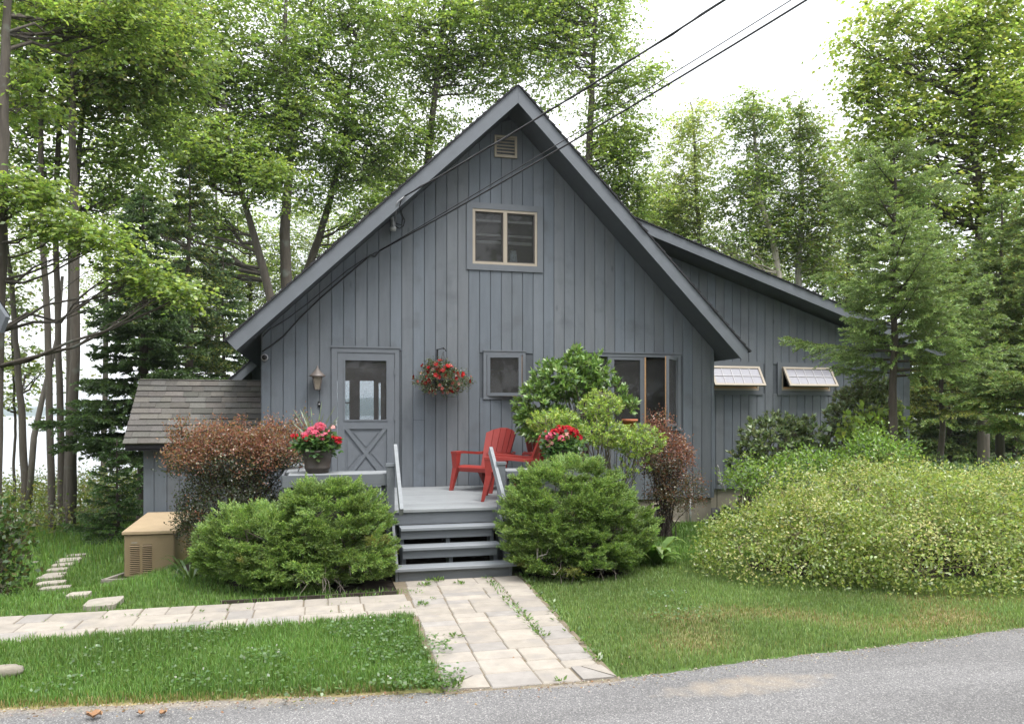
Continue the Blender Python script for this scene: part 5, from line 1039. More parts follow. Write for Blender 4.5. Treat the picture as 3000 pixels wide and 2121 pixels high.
# spreading junipers
JP = [(.21, .32, .080), (.165, .27, .068), (.28, .38, .10), (.125, .21, .06)]
def juniper(label, base, blobs, seed, dead=16):
    p = Plant('juniper_bush', label, 'shrub', base, 'clipped junipers beside the steps', seed); rng = p.rng; base = np.array(base, float)
    PP = []; DD = []; CC = []; LL = []
    for c, r, n in blobs:
        c = np.array(c); npad = int(n/13*2.0)
        k = ell(rng, npad*4, c, r, .86); nrm = unit((k - c)/np.array(r)); keep = (k[:, 2] > base[2] + .05) & (nrm[:, 2] > -.9); k = k[keep][:npad]; nrm = nrm[keep][:npad]
        for i in range(len(k)):
            if rng.random() < .25: p.stem(bend(base + rng.standard_normal(3)*np.array([.2, .1, 0]) + np.array([0, 0, .02]), k[i] - nrm[i]*.08, .1, 6, .03, rng), np.linspace(.012, .004, 6), (.12, .10, .08), 5)
            ax = unit(nrm[i]*np.array([1, 1, .25]) + np.array([0, 0, .22]) + rng.standard_normal(3)*.22); sdp = unit(np.cross(ax, np.array([0, 0, 1.0]))); tone = rng.uniform(.72, 1.28)*np.array([1, 1, 1.0]) if rng.random() > .035 else np.array([1.0, .72, .75]); sz = rng.uniform(.75, 1.3)
            for q in range(13):
                fan = rng.uniform(-1, 1); d = unit(ax + sdp*fan*.85 + rng.standard_normal(3)*.16 + np.array([0, 0, .12])); ln = rng.uniform(.10, .19)*sz; m = 10
                sd = unit(np.cross(d, np.array([0, 0, 1.0])) + rng.standard_normal(3)*.25); upv = np.cross(sd, d)
                t = np.linspace(.05, 1, m); side = np.where(np.arange(m) % 2, 1, -1)
                o = k[i] + sdp*fan*.09*sz - d*ln*.55 + np.array([0, 0, rng.uniform(-.03, .03)]); pos = o + d*ln*t[:, None]; pos[:, 2] += .09*ln*t**2
                td = unit(d*.9 + sd*side[:, None]*.75*(1.1 - t)[:, None] + upv*rng.uniform(-.1, .35, m)[:, None]); tl = (.062*(1.25 - t) + .018)*rng.uniform(.8, 1.3, m)
                idx = np.repeat(np.arange(m), 7); s = np.tile(np.array([.1, .3, .45, .6, .75, .9, 1.0]), m)
                P = pos[idx] + td[idx]*(tl[idx]*s)[:, None]; D = unit(td[idx] + rng.standard_normal((m*7, 3))*.34)
                PP.append(P); DD.append(D); LL.append(rng.uniform(.020, .034, m*7)); CC.append(palette(rng, m*7, JP)*tone*rng.uniform(.85, 1.15))
    P = np.concatenate(PP); n = len(P); p.put(P, np.concatenate(DD), rng.standard_normal((n, 3)) + np.array([0, 0, .6]), np.concatenate(LL), rng.uniform(.006, .0095, n), np.concatenate(CC))
    for j in range(dead):                             # bare grey twigs low down
        a = rng.uniform(-1, 1); c, r, _ = blobs[0]; s0 = np.array([c[0] + a*r[0]*.6, c[1] - r[1]*.4, base[2] + rng.uniform(.1, .35)])
        e0 = s0 + np.array([rng.uniform(-.25, .25), -rng.uniform(.15, .4), rng.uniform(-.2, .1)]); e0[2] = max(e0[2], base[2] + .02); q = bend(s0, e0, .05, 5, .02, rng); p.stem(q, np.linspace(.006, .002, 5), (.22, .19, .165), 5)
        for _ in range(3): i = rng.integers(2, 5); p.stem([q[i], q[i] + rng.standard_normal(3)*.08 + np.array([0, -.05, 0])], [.004, .002], (.22, .19, .165), 4)
    return p.done('stems', 'foliage', 'needle', 0.0)
juniper('wide two-humped green juniper left of the steps', (-.2, 8.75, 0), [((.12, 8.68, .56), (.60, .54, .54), 1150), ((-.48, 8.72, .43), (.74, .50, .40), 1100), ((-.82, 8.85, .40), (.48, .45, .40), 360), ((.42, 8.42, .34), (.36, .36, .30), 240), ((-.2, 8.45, .25), (.75, .34, .26), 400)], 101)
juniper('tall rounded green juniper right of the steps', (2.85, 8.5, 0), [((2.80, 8.50, .68), (.76, .58, .64), 1700), ((3.25, 8.50, .50), (.54, .50, .48), 600), ((2.35, 8.40, .50), (.36, .36, .42), 320), ((2.85, 8.25, .28), (.70, .36, .28), 420)], 102)
# hosta and low plants
def rosette_plant(name, label, base, n, L, Wd, pal, seed, rise=.7, cat='plant'):
    p = Plant(name, label, cat, base, None, seed); rng = p.rng; b = np.array(base, float); az = rng.uniform(0, 2*pi, n)
    for a in az:
        d = np.array([cos(a), sin(a), 0]); l = L*rng.uniform(.7, 1.2); t = np.linspace(0, 1, 6); r = rng.uniform(.5, 1.2)*rise
        mid = b + d*(l*t)[:, None] + np.array([0, 0, 1])*(l*r*np.sin(t*2.2))[:, None]; sd = np.array([-d[1], d[0], 0]); w = Wd*np.sin(np.clip(t*1.0 + .05, 0, 1)*pi)**.8
        V = np.empty((5, 4, 3)); 
        for i in range(5): V[i] = [mid[i] - sd*w[i]/2, mid[i] + sd*w[i]/2, mid[i+1] + sd*w[i+1]/2, mid[i+1] - sd*w[i+1]/2]
        p._v = getattr(p, '_v', []) + [V]
    V = np.concatenate(p._v) - b; np_mesh('leaves', V, [(0, 1, 2, 3)], np.repeat(palette(rng, n, pal), 5, 0), M['leaf'], p.root); return p.root
rosette_plant('hosta_plant', 'broad-leaved pale green hosta at the right foot of the right juniper', G(1922, 1655, .0), 30, .38, .12, [(.22, .33, .09), (.18, .28, .08)], 110, .75)
rosette_plant('fern_plant', 'drooping green lily leaves below the left end of the left juniper', G(560, 1720, -.1), 30, .40, .03, [(.06, .11, .03), (.045, .085, .025)], 111, .8)
rosette_plant('weed_plant', 'small leafy weed at the left foot of the right juniper', G(1540, 1690, 0), 14, .14, .05, [(.09, .17, .04)], 112, .9)
sh('green_plant', 'low bright green plant by the foundation corner behind the mound', (6.75, 11.5), [((6.8, 11.5, .12), (.35, .3, .22), 50)], [(.08, .19, .05), (.06, .15, .04)], 113, L=.12, Wd=.05, per=8, spread=.06, rosette=True, stems=6, zmin=0.0)
# hanging basket of petunias
hb = W(1298, 1112, YW - .30); hk = W(1300, 1024, YW - .30)
o_ = empty('basket_bracket', 'black iron wall bracket holding the hanging flower basket', 'bracket', (hk[0], YW, hk[2]))
wx = W(1281, 1046, YW)[0] - hk[0]; mb = MB(); mb.bar((wx, -.006, -.13), (wx, -.006, .03), .022, .01, up=(0, 1, 0)); mb.tube([(wx, -.008, .015), (wx*.5, -.16, .022), (0, -.30, .02), (.02, -.325, .0), (.03, -.33, -.03)], .008, 8); mb.lathe([(.012, -.01), (.012, .012)], (0, -.3, .02), 8); sub(mb, 'bracket', 'black', o_)
p = Plant('hanging_basket', 'hanging basket overflowing with red and pink petunias', 'flower basket', (hb[0], hb[1], hb[2]), None, 120); rng = p.rng
c0 = np.array(hb); 
for k in range(3): a = 2*pi*k/3 + .5; mb = p.mb; mb.tube([np.array([cos(a)*.15, sin(a)*.13, -.05]), np.array([0, 0, hk[2] - hb[2] - .04])], .003, 4, (.05, .05, .05))
p.mb.tube([np.array([0, 0, hk[2] - hb[2] - .05]), np.array([0.02, 0, hk[2] - hb[2] - .02]), np.array([0.0, 0, hk[2] - hb[2] + .012])], .005, 5, (.03, .03, .03))
ks = np.concatenate([ell(rng, 430, c0 + np.array([0, .02, -.02]), (.44, .27, .21), .3), ell(rng, 90, c0 + np.array([0, 0, .13]), (.20, .15, .18), .2), ell(rng, 60, c0 + np.array([-.17, 0, .20]), (.13, .08, .10), .2)]); ks = ks[ks[:, 1] < YW - .05]
n = len(ks)*9; PP = np.repeat(ks, 9, 0) + rng.standard_normal((n, 3))*.028; nrm = unit(PP - c0 + np.array([0, 0, .1])); PP = PP[:, :]
p.put(PP, unit(nrm + rng.standard_normal((n, 3))*.7), rng.standard_normal((n, 3)) + np.array([0, 0, .7]), rng.uniform(.022, .04, n), rng.uniform(.012, .02, n), palette(rng, n, [(.09, .13, .055), (.07, .12, .04), (.13, .16, .07), (.12, .09, .06)]))
root = p.done('wires', 'foliage')
mb = MB(); mb.lathe([(.10, -.14), (.16, -.02), (.165, .0)], (0, 0, 0), 20); sub(mb, 'basket', 'black', root)
def blooms(name, ctr, nrm, cols, size, parent, base, petals=5, rng=None, centre=None):
    for i in range(len(ctr)): bloom(name, ctr[i:i+1], nrm[i:i+1], cols[i:i+1], size[i:i+1], parent, base, petals, rng, centre)
def bloom(name, ctr, nrm, cols, size, parent, base, petals=5, rng=None, centre=None):
    m = len(ctr); c = np.repeat(ctr, petals, 0); a = np.repeat(unit(nrm), petals, 0); ref = np.repeat(unit(rng.standard_normal((m, 3))), petals, 0)
    u = unit(np.cross(a, ref)); v = np.cross(a, u); t = np.tile(np.arange(petals)*2*pi/petals, m)[:, None]; D = u*np.cos(t) + v*np.sin(t) + a*.35
    sz = np.repeat(size, petals); fo = leaves(name, c - base, D, a, sz, sz*1.05, np.repeat(cols, petals, 0), M['petal'], parent, -.08)
    if centre is not None: leaves('flower_centre', c - base + a*.004, D, a, sz*.32, sz*.34, np.tile(np.array(centre), (m*petals, 1)), M['petal'], fo, 0)
    return fo
sel = rng.choice(len(ks), 120, replace=False); fc = ks[sel]; fn = unit(fc - c0 + np.array([0, -.18, .05])); fc = fc + fn*.035; keep = (fc[:, 1] < c0[1] + .1); fc = fc[keep]; fn = fn[keep]
low = fc[:, 2] + .25*(fc[:, 0] - c0[0])*-1 < c0[2] - .0; isp = (rng.random(len(fc)) < np.where(low, .72, .22)) | ((fc[:, 0] > c0[0] + .14) & (rng.random(len(fc)) < .6))
blooms('red_flower', fc[~isp], fn[~isp], palette(rng, int((~isp).sum()), [(.26, .004, .008), (.34, .010, .012), (.18, .003, .006)]), rng.uniform(.034, .048, int((~isp).sum())), root, c0, 5, rng)
blooms('pink_flower', fc[isp], fn[isp], palette(rng, int(isp.sum()), [(.50, .15, .13), (.48, .24, .21), (.44, .31, .28)]), rng.uniform(.024, .034, int(isp.sum())), root, c0, 6, rng, (.25, .06, .06))
# geranium pots on the benches
def pot(label, loc, seed, heads, spikes, trail=False):
    p = Plant('flower_pot', label, 'planter', loc, 'geranium pots on the porch benches', seed); rng = p.rng; b = np.array(loc, float)
    mb = MB(); mb.lathe([(.125, 0), (.132, .012), (.139, .045), (.146, .05), (.150, .07), (.146, .075), (.167, .20), (.172, .205), (.176, .235), (.184, .24), (.188, .27), (.178, .272), (.17, .235)], (0, 0, 0), 32); o = mb.obj('pot', M['pot']); o.parent = p.root
    mb = MB(); mb.lathe([(.172, .23), (.10, .245), (.0, .25)], (0, 0, 0), 20); o = mb.obj('soil', M['soil']); o.parent = p.root
    k = ell(rng, 150, b + np.array([0, 0, .34]), (.25, .22, .12), .5); 
    if trail: k = np.vstack([k, ell(rng, 60, b + np.array([0, -.10, .27]), (.28, .14, .12), .4)])
    n = len(k)*6; P = np.repeat(k, 6, 0) + rng.standard_normal((n, 3))*.03; nr = unit(P - b - np.array([0, 0, .22]))
    for i in range(0, len(k), 4): p.stem([b + np.array([0, 0, .24]), k[i]], [.005, .003], (.09, .15, .05), 4)
    p.put(P, unit(nr + rng.standard_normal((n, 3))*.6), nr*.6 + rng.standard_normal((n, 3))*.3 + np.array([0, 0, .7]), rng.uniform(.04, .07, n), rng.uniform(.045, .07, n), palette(rng, n, [(.075, .155, .045), (.055, .125, .035), (.11, .19, .06)]))
    C = [];  Nn = []; cc = []
    for (dx, dy, dz, r, kind) in heads:
        h = b + np.array([dx, dy, dz]); m = int(34*(r/.055)**2); q = ell(rng, m, h, (r, r, r*.75), .7); C.append(q); Nn.append(q - h + np.array([0, -.01, .02]))
        cc.append(palette(rng, m, {'p': [(.60, .12, .20), (.66, .21, .29), (.52, .075, .14)], 'r': [(.44, .007, .02), (.36, .005, .014), (.52, .02, .035)], 'l': [(.75, .45, .42), (.70, .35, .36)]}[kind], jit=.12))
        p.stem([b + np.array([dx*.3, dy*.3, .25]), h], [.004, .003], (.10, .16, .05), 4)
    if spikes:
        for i in range(spikes):
            a = rng.uniform(0, 2*pi); tilt = rng.uniform(.15, .75); ln = rng.uniform(.38, .56); d = np.array([cos(a)*sin(tilt), sin(a)*sin(tilt)*.7 + .05, cos(tilt)]); s0 = b + np.array([-.03, .05, .30]); t = np.linspace(0, 1, 5)
            q = s0 + d*(ln*t)[:, None]; q[:, 2] -= .12*t**2*sin(tilt)
            for j in range(4): p.put(q[j:j+1], (q[j+1] - q[j])[None], np.array([[.3, -1, .2]]), np.linalg.norm(q[j+1] - q[j])*1.5, .024*(1.15 - .2*j), palette(rng, 1, [(.21, .25, .17), (.16, .21, .12)]))
    root = p.done('stalks', 'foliage')
    for q, nn2, c2 in zip(C, Nn, cc): bloom('flower_head', q, nn2, c2, rng.uniform(.018, .027, len(q)), root, b, 4, rng)
pb = W(930, 1381, 9.30)
pot('barrel pot of pink geraniums with a spiky grass, on the left bench', (pb[0], 9.36, ZS), 130, [(-.08, -.05, .50, .06, 'p'), (.03, -.05, .55, .065, 'p'), (-.03, -.14, .46, .06, 'p'), (.06, -.15, .44, .055, 'p'), (.12, -.02, .46, .05, 'p'), (-.14, -.1, .45, .045, 'p'), (-.12, -.18, .42, .04, 'r'), (.23, -.12, .39, .05, 'r'), (.19, -.14, .41, .04, 'r'), (-.26, -.02, .44, .035, 'r'), (.17, 0, .54, .025, 'l'), (0, .1, .52, .06, 'p')], 13)
pr_ = W(1640, 1380, 9.4)
pot('pot of red geraniums with pale trailing leaves, on the right bench', (pr_[0], 9.36, ZS - .03), 131, [(-.10, -.05, .48, .075, 'r'), (-.02, -.05, .53, .07, 'r'), (.07, -.03, .53, .065, 'r'), (.14, -.08, .49, .075, 'r'), (.03, -.12, .45, .05, 'l'), (-.15, -.12, .46, .05, 'p'), (-.04, -.16, .42, .05, 'p'), (.22, -.06, .43, .055, 'r'), (.06, -.1, .45, .05, 'r'), (-.08, -.15, .42, .045, 'p'), (-.20, -.08, .42, .045, 'p'), (-.17, -.14, .37, .03, 'l'), (-.2, -.1, .33, .03, 'l'), (.17, .05, .53, .03, 'r')], 0, True)
# terracotta pot on the window side, white cloth, dark rock pile, neighbour eave
tp_ = A(1845, 1235, 10.9); p = MB(); p.lathe([(.07, -.13), (.10, 0), (.112, .0), (.115, .035), (.10, .036), (.095, .01)], (0, 0, 0), 20); o = p.obj('terracotta_pot', M['terracotta']); o.location = tp_; tag(o, 'terracotta pot half hidden by the azalea in front of the wide window', 'pot')
fp = W(2105, 1410, 12.6); o_ = empty('garden_flag', 'small white cloth hanging from a stake at the right corner of the front wall', 'flag', (fp[0], fp[1], 0))
mb = MB(); mb.tube([(-.03, 0, -.05), (-.03, 0, .95)], .006, 6); sub(mb, 'stake', 'black', o_)
mb = MB(); rng = np.random.default_rng(4); nx, nz_ = 8, 10; v = []
for j in range(nz_):
    for i in range(nx): u, w_ = i/(nx - 1), j/(nz_ - 1); v.append((-.03 + u*(.05 + .10*w_) + .02*w_, .02*sin(u*9 + w_*2), .93 - w_*.36 - .10*u + .03*sin(u*5)))
mb.add(v, [(j*nx + i, j*nx + i + 1, (j+1)*nx + i + 1, (j+1)*nx + i) for j in range(nz_ - 1) for i in range(nx - 1)], smooth=True); o = sub(mb, 'cloth', 'cloth', o_); md = o.modifiers.new('s', 'SOLIDIFY'); md.thickness = .004
nb_ = empty('neighbour_house', 'grey roof eave of another building cut by the left edge', 'house', (-6.5, 8.2, 0))
e0, e1, e2, e3 = A(-60, 780, 8), A(31, 933, 8), A(24, 950, 8), A(11, 978, 8)
mb = MB(); far = np.array([-1.2, 4.0, 0]); tip = A(30, 930, 8); low = A(12, 976, 8); d = np.array([-1.24, -.20, 2.1]); 
mb.prism([tip, tip + d, low + d, low], np.array([-.02, -.06, 0]) ); part(mb, 'bargeboard', 'trim', nb_)
mb = MB(); mb.prism([tip + [0, .005, .02], tip + d + [0, .005, .02], low + d + [0, .005, .03], low + [0, .005, .03]], np.array([-3.2, 4.0, 0])); part(mb, 'roof', 'darkshingle', nb_)
mb = MB(); mb.box((-9.5, 8.6, -.6), (-6.0, 12, 2.6)); part(mb, 'wall', 'siding', nb_)
# stepping stones, stray stone, dry leaves
words = ['first', 'second', 'third', 'fourth', 'fifth', 'sixth', 'seventh', 'eighth', 'ninth', 'tenth', 'eleventh']
sp = [(305, 1765, 92, 36), (232, 1742, 60, 9), (195, 1728, 62, 9), (165, 1721, 80, 11), (150, 1708, 76, 14), (146, 1692, 70, 8), (158, 1684, 56, 8), (170, 1669, 56, 12), (185, 1655, 56, 12), (202, 1641, 66, 16), (226, 1627, 48, 9)]
for i, (px, py, w_, h_) in enumerate(sp):
    zz = 0.0
    for _ in range(6): c = G(px, py, zz); zz = float(ground_z(c[0], c[1])) + .03
    rng = random.Random(40 + i); Zc = (H - zz)*F/(py - HY); hw = w_*Zc/F*.5; hd = max(.10, h_*Zc/F*.5*Zc/(H - zz)*.8); hd = min(hd, .22)
    n = 10; poly = []
    for k in range(n):
        t = 2*pi*k/n + .3; ex = abs(cos(t))**.5*(1 if cos(t) > 0 else -1); ey = abs(sin(t))**.5*(1 if sin(t) > 0 else -1); j = rng.uniform(.9, 1.08); poly.append((c[0] + hw*ex*j, c[1] + hd*ey*j + .18*hw*ex, zz - .05))
    mb = MB(); mb.prism(poly, (0, 0, .065), (rng.uniform(.9, 1.1),)*3); o = mb.obj('stepping_stone', M['stone']); tag(o, f'pale flat stepping stone in the lawn, {words[i]} from the paved path', 'stepping stone', 'stepping stones curving down to the lake')
def rock(name, label, cat, loc, r, m, seed):
    rng = np.random.default_rng(seed); mb = MB(); n, k = 12, 8; v = []
    for j in range(k + 1):
        for i in range(n):
            t, f = 2*pi*i/n, pi*j/k; d = np.array([sin(f)*cos(t), sin(f)*sin(t), cos(f)]); d = np.sign(d)*np.abs(d)**.75; v.append(d*np.array(r)*(1 + .08*sin(3*t + seed + 2*f) + .05*sin(5*f + t*2)))
    mb.add(v, [(j*n + i, j*n + (i + 1) % n, (j+1)*n + (i + 1) % n, (j+1)*n + i) for j in range(k) for i in range(n)][::1], smooth=True); o = mb.obj(name, M[m]); o.location = loc; return tag(o, label, cat)
c = G(25, 1978, .03); rock('white_stone', 'whitish oblong stone lying in the grass at the left edge', 'stone', (c[0] - .02, c[1], .06), (.11, .05, .045), 'concrete', 3)
c = G(2105, 1500, 0); rock('dark_rock', 'dark grey rocks at the foot of the right house corner', 'rock', (6.62, 12.0, .02), (.14, .12, .20), 'rock', 5)
for i, (px, py, lab, sz) in enumerate(((275, 2103, 'largest curled orange dry leaf on the road edge', .055), (478, 2093, 'small brown dry leaf on the road edge right of the curled orange one', .035), (412, 2094, 'pale dry leaf scrap between two brown leaves on the road edge', .03))):
    c = G(px, py, .02); mb = MB(); v = []
    for j in range(5):
        for k in range(4): u, w_ = j/4 - .5, k/3 - .5; v.append((u*sz*1.6, w_*sz*1.2*(1 - 1.6*u*u), .012 + .9*sz*abs(w_)*1.2 + .3*sz*u*u + .2*sz*sin(j*2 + k)))
    mb.add(v, [(j*4 + k, j*4 + k + 1, (j+1)*4 + k + 1, (j+1)*4 + k) for j in range(4) for k in range(3)]); o = mb.obj('dry_leaf', M['dryleaf']); o.location = (c[0], c[1], .014); o.rotation_euler = (0, 0, i*1.3); tag(o, lab, 'leaf', 'dry leaves on the road edge')
mb = MB(); mb.box((-.95, 7.96, -.02), (.78, 7.985, .035)); o = mb.obj('bed_edging', M['soil']); tag(o, 'black edging strip between the side path and the left juniper bed', 'edging')

# ------------------------------------------------------------------ grass, weeds, undergrowth
def grass(name, n, xr, yr, hfun, wid, seed, pal, keep=None, z=ground_z, lean=.55):
    rng = np.random.default_rng(seed); x = rng.uniform(*xr, n); y = rng.uniform(*yr, n)
    e = .04*np.sin(x*17 + 3*np.sin(y*9)) ; k = (y > road_edge(x) - .01 + .05*rng.random(n) + .6*e)
    inpath = ((x > PX0 + .01 + e*.7 - .05*rng.random(n)) & (x < PX1 + .066*(y - 5.1) + e + .02) & (y < 8.75)) | ((x < PX0) & (y > SY0 + .0 + e*.8 + .12*rng.random(n)**2) & (y < SY1 + .02 + e))
    k &= ~inpath; k &= ~(soil_mask(x, y)); k &= ~((x > -.9) & (y > 9)) | ((x > XA + .1)) | ((x > 3.7) & (y < 11.8) & (x < 6.5))
    k &= ~((x > gx0 - .05) & (x < gx0 + .75) & (y > g0[1] - .22) & (y < g0[1] + 1.3))
    for s_ in sp_world: k &= ((x - s_[0])/(s_[2]*.96))**2 + ((y - s_[1])/(s_[3]*.9))**2 > 1
    if keep is not None: k &= keep(x, y, rng)
    x, y = x[k], y[k]; n = len(x); zz = z(x, y); h = hfun(x, y, rng); dr_ = dry_amt(x, y)
    h = h*(1 - .45*dr_); a = rng.uniform(0, 2*pi, n); l = lean*rng.random(n)**1.2; d = np.stack([np.cos(a), np.sin(a)], 1)
    p0 = np.stack([x, y, zz - .005], 1); sd = np.stack([-d[:, 1], d[:, 0], np.zeros(n)], 1)*(wid*rng.uniform(.7, 1.3, n))[:, None]/2
    m = p0 + np.stack([d[:, 0]*h*l*.35, d[:, 1]*h*l*.35, h*.62], 1); t = p0 + np.stack([d[:, 0]*h*l*1.15, d[:, 1]*h*l*1.15, h*(1 - .35*l)], 1)
    V = np.stack([p0 - sd, p0 + sd, m + sd*.8, m - sd*.8, t], 1)
    c = palette(rng, n, pal); s_ = rng.random(n) < dr_*.85; c[s_] = palette(rng, int(s_.sum()), [(.30, .24, .12), (.24, .21, .09), (.17, .19, .06)])
    pn = .82 + .30*(.5 + .5*np.sin(x*1.9 + 2*np.sin(y*1.3))*np.sin(y*2.3 + x)); c *= pn[:, None]
    o = np_mesh(name, V, [(0, 1, 2, 3), (3, 2, 4)], c, M['grass']); return tag(o, kind='stuff')
sp_world = []
for o in list(COL.objects):
    if o.name.startswith('stepping_stone'):
        vv = np.array([v.co[:] for v in o.data.vertices]); sp_world.append((vv[:, 0].mean(), vv[:, 1].mean(), np.ptp(vv[:, 0])/2, np.ptp(vv[:, 1])/2))
GP = [(.125, .235, .055), (.105, .205, .046), (.160, .280, .072), (.150, .235, .055)]
GL = [(.180, .260, .085), (.145, .225, .068), (.22, .30, .105)]
grass('grass', 100000, (-4.2, .95), (5.2, 7.15), lambda x, y, r: (.066 + .016*np.sin(x*3)*np.sin(y*4))*r.uniform(.55, 1.35, len(x)), .0058, 1, GP)
grass('grass', 70000, (-8, .9), (7.85, 12.5), lambda x, y, r: .068*r.uniform(.5, 1.35, len(x))*np.where(y < 9, .9, 1.2), .0075, 2, GP)
grass('grass', 105000, (2.05, 8), (5.0, 8.8), lambda x, y, r: .046*r.uniform(.5, 1.4, len(x)), .0062, 3, GL)
grass('grass', 26000, (-12, -1.9), (12.4, 19), lambda x, y, r: .12*r.uniform(.5, 1.5, len(x)), .013, 4, GP)
grass('grass', 30000, (11.5, 27), (14, 36), lambda x, y, r: .10*r.uniform(.5, 1.4, len(x)), .03, 5, GL)
grass('grass', 26000, (3.6, 6.6), (8.7, 11.9), lambda x, y, r: .07*r.uniform(.5, 1.4, len(x)), .008, 6, GP)
# weeds in the joints of the walkway
rng = np.random.default_rng(9); PP = []; DD = []; LL = []
def clump(x, y, r, n, l):
    n = max(3, int(n*.6)); l *= .85
    a = rng.uniform(0, 2*pi, n); k = rng.random(n)**.6*r; PP.append(np.stack([x + k*np.cos(a), y + k*np.sin(a), np.full(n, .026)], 1)); DD.append(np.stack([np.cos(a) + rng.standard_normal(n)*.4, np.sin(a) + rng.standard_normal(n)*.4, rng.uniform(.3, 1.4, n)], 1)); LL.append(l*rng.uniform(.6, 1.3, n))
for px, py, r, n, l in ((1275, 1700, .10, 110, .05), (1245, 1715, .07, 50, .05), (1345, 1710, .05, 40, .045), (1215, 1735, .10, 60, .03), (1238, 1772, .06, 60, .045), (1265, 1756, .05, 20, .03), (1337, 1865, .05, 46, .045), (1365, 1686, .05, 40, .06), (1190, 1694, .05, 40, .07), (1285, 1684, .04, 30, .06), (1640, 1996, .03, 14, .05), (1335, 2005, .05, 26, .06), (1300, 2020, .10, 60, .05)):
    c = G(px, py, .02); clump(c[0], c[1], r, n, l)
for t in np.linspace(0, 1, 16): c = G(1427 + (1588 - 1427)*t, 1695 + (1862 - 1695)*t, .02); clump(c[0], c[1], .05, int(rng.uniform(14, 40)), .045)
for i in range(40): x = rng.uniform(-4, .8); clump(x, rng.choice([7.30, 7.60, 7.88]) + rng.normal()*.01, .03, 5, .035)
for i in range(30): yy_ = rng.uniform(5.3, 8.5); clump(2.0 + .066*(yy_ - 5.1) + rng.normal()*.02, yy_, .04, 10, .05)
P = np.concatenate(PP); n = len(P); o = leaves('weeds', P, np.concatenate(DD), rng.standard_normal((n, 3))*.4 + np.array([0, 0, 1]), np.concatenate(LL), np.concatenate(LL)*.42, palette(rng, n, [(.12, .21, .045), (.09, .17, .04), (.15, .24, .06)]), M['leaf']); tag(o, kind='stuff')
# clover patches in the front lawn
PP = []
for px, py, r, n in ((1090, 1840, .40, 420), (1240, 1990, .30, 360), (760, 1930, .22, 130), (620, 1860, .3, 120), (560, 2000, .2, 80), (1180, 1900, .4, 420), (150, 2010, .2, 60), (2000, 1800, .35, 160), (1960, 1745, .25, 90), (900, 1990, .6, 260), (400, 1930, .6, 200)):
    c = G(px, py, .04); a = rng.uniform(0, 2*pi, n); k = r*rng.random(n)**.5; PP.append(np.stack([c[0] + k*np.cos(a), c[1] + k*np.sin(a)*.8, rng.uniform(.045, .095, n)], 1))
P = np.concatenate(PP); n = len(P); D = rng.standard_normal((n, 3)); D[:, 2] *= .3; o = leaves('clover', P, D, rng.standard_normal((n, 3))*.3 + np.array([0, 0, 1]), .026*rng.uniform(.7, 1.4, n), .026*rng.uniform(.7, 1.3, n), palette(rng, n, [(.11, .20, .06), (.14, .23, .08), (.09, .17, .05)]), M['leaf']); tag(o, kind='stuff')
n = 22; i = rng.choice(len(P), n); o = leaves('clover_flowers', np.repeat(P[i] + np.array([0, 0, .02]), 6, 0), rng.standard_normal((n*6, 3)), rng.standard_normal((n*6, 3)), .011, .011, np.full((n*6, 3), .6), M['petal']); tag(o, kind='stuff')
# the wood across the road, behind the camera: seen only as the dark reflection in the window panes and as shade
rng = np.random.default_rng(55); cl = []; mb = MB()
for i in range(26):
    x = -34 + 2.8*i + rng.normal()*.8; y = -15 - 7*rng.random(); h = rng.uniform(11, 15); mb.tube([(x, y, -.3), (x + .2, y, h*.5), (x, y, h*.9)], [.17, .12, .03], 7, (.09, .08, .065))
    cl.append(ell(rng, 80, (x, y, h*.62), (2.4, 2.4, h*.42), .3)); cl.append(ell(rng, 26, (x, y - 1, 1.6), (1.9, 1.2, 1.6), .2))
cl = np.concatenate(cl); per = 30; n = len(cl)*per; P = np.repeat(cl, per, 0) + rng.standard_normal((n, 3))*np.array([.5, .5, .35]); D = rng.standard_normal((n, 3)); D[:, 2] -= .3
o = leaves('woods', P, D, rng.standard_normal((n, 3)) + np.array([0, 0, .6]), .48*rng.uniform(.7, 1.3, n), .36, palette(rng, n, GR['mid'] + GR['dark']), M['leaf']); tag(o, kind='stuff')
o2 = mb.obj('woods_trunks', M['bark']); o2.parent = o
hz = MB(); hz.box((-2600, -60, -7), (2600, 2900, 60)); hm_ = bpy.data.materials.new('lake_haze'); hm_.use_nodes = True; nd = hm_.node_tree.nodes; nd.remove(nd['Principled BSDF'])
pv = nd.new('ShaderNodeVolumePrincipled'); pv.inputs['Color'].default_value = (.80, .88, .95, 1); pv.inputs['Density'].default_value = .00035; pv.inputs['Anisotropy'].default_value = 0.2
hm_.node_tree.links.new(pv.outputs[0], nd['Material Output'].inputs['Volume']); o = hz.obj('haze', hm_); tag(o, kind='stuff')
rng = np.random.default_rng(12)
def gravel(nm, n, fx, fy, sz, cols):
    x = fx(n); y = fy(x, n); P = np.stack([x, y, np.full(n, .013)], 1); r = sz*rng.uniform(.5, 1.5, n)
    o_ = np.array([(1, 0, 0), (0, 1, 0), (-1, 0, 0), (0, -1, 0), (0, 0, 1)], float); V = P[:, None, :] + o_[None]*r[:, None, None]*np.array([1, 1, .7]) + rng.normal(0, .25, (n, 5, 3))*r[:, None, None]
    o = np_mesh(nm, V, [(0, 1, 4), (1, 2, 4), (2, 3, 4), (3, 0, 4)], palette(rng, n, cols), M['bark']); return tag(o, kind='stuff')
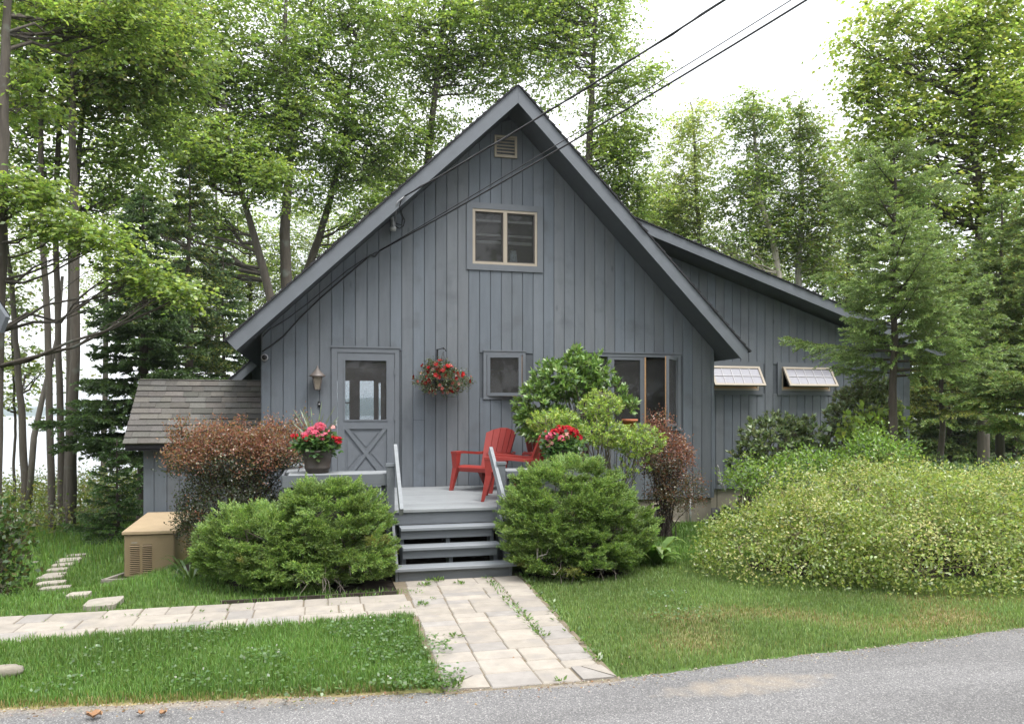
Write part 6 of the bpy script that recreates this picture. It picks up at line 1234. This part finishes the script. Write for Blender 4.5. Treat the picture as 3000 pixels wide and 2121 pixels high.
gravel('gravel', 2600, lambda n: rng.uniform(-4, 7, n), lambda x, n: road_edge(x) - .01 - np.abs(rng.normal(0, .09, n)), .0055, [(.25, .22, .18), (.15, .14, .13), (.32, .28, .22), (.14, .10, .06)])
gravel('leaf_litter', 420, lambda n: rng.uniform(-5, 2.4, n), lambda x, n: np.where(rng.random(n) < .5, road_edge(x) - np.abs(rng.normal(0, .10, n)), rng.uniform(5.2, 8.2, n)), .008, [(.20, .12, .06), (.14, .09, .05), (.26, .18, .09)])
# undergrowth between the lawn and the lake
rng = np.random.default_rng(77); nc = 4200; x = rng.uniform(-30, -1.4, nc); y = rng.uniform(15.5, 29, nc); k = ~((x > -7) & (y < 17.2)); x, y = x[k], y[k]; nc = len(x)
ht = rng.uniform(.1, .62, nc)*np.where(y > 19, 1.45, .8); cl = np.stack([x, y, ground_z(x, y) + ht], 1); per = 30; n = nc*per; P = np.repeat(cl, per, 0) + rng.standard_normal((n, 3))*np.array([.32, .32, .20]); D = rng.standard_normal((n, 3)); D[:, 2] -= .2
o = leaves('undergrowth', P, D, rng.standard_normal((n, 3))*.5 + np.array([0, 0, 1]), .085*rng.uniform(.6, 1.4, n), .05*rng.uniform(.6, 1.3, n), palette(rng, n, [(.15, .20, .045), (.20, .24, .05), (.10, .17, .04), (.20, .19, .07)])*np.repeat(rng.uniform(.7, 1.2, (nc, 1)), per, 0), M['leaf']); tag(o, kind='stuff')
nc = 900; x = rng.uniform(11.0, 40, nc); y = rng.uniform(26, 38, nc); k = y > 27 + .1*(x - 11); x, y = x[k], y[k]; nc = len(x)
cl = np.stack([x, y, ground_z(x, y) + rng.uniform(.1, 1.6, nc)], 1); n = nc*per; P = np.repeat(cl, per, 0) + rng.standard_normal((n, 3))*np.array([.45, .45, .25]); D = rng.standard_normal((n, 3))
o = leaves('undergrowth', P, D, rng.standard_normal((n, 3))*.5 + np.array([0, 0, 1]), .15*rng.uniform(.6, 1.4, n), .08, palette(rng, n, [(.055, .085, .03), (.08, .11, .035), (.10, .085, .05)]), M['leaf']); tag(o, kind='stuff')
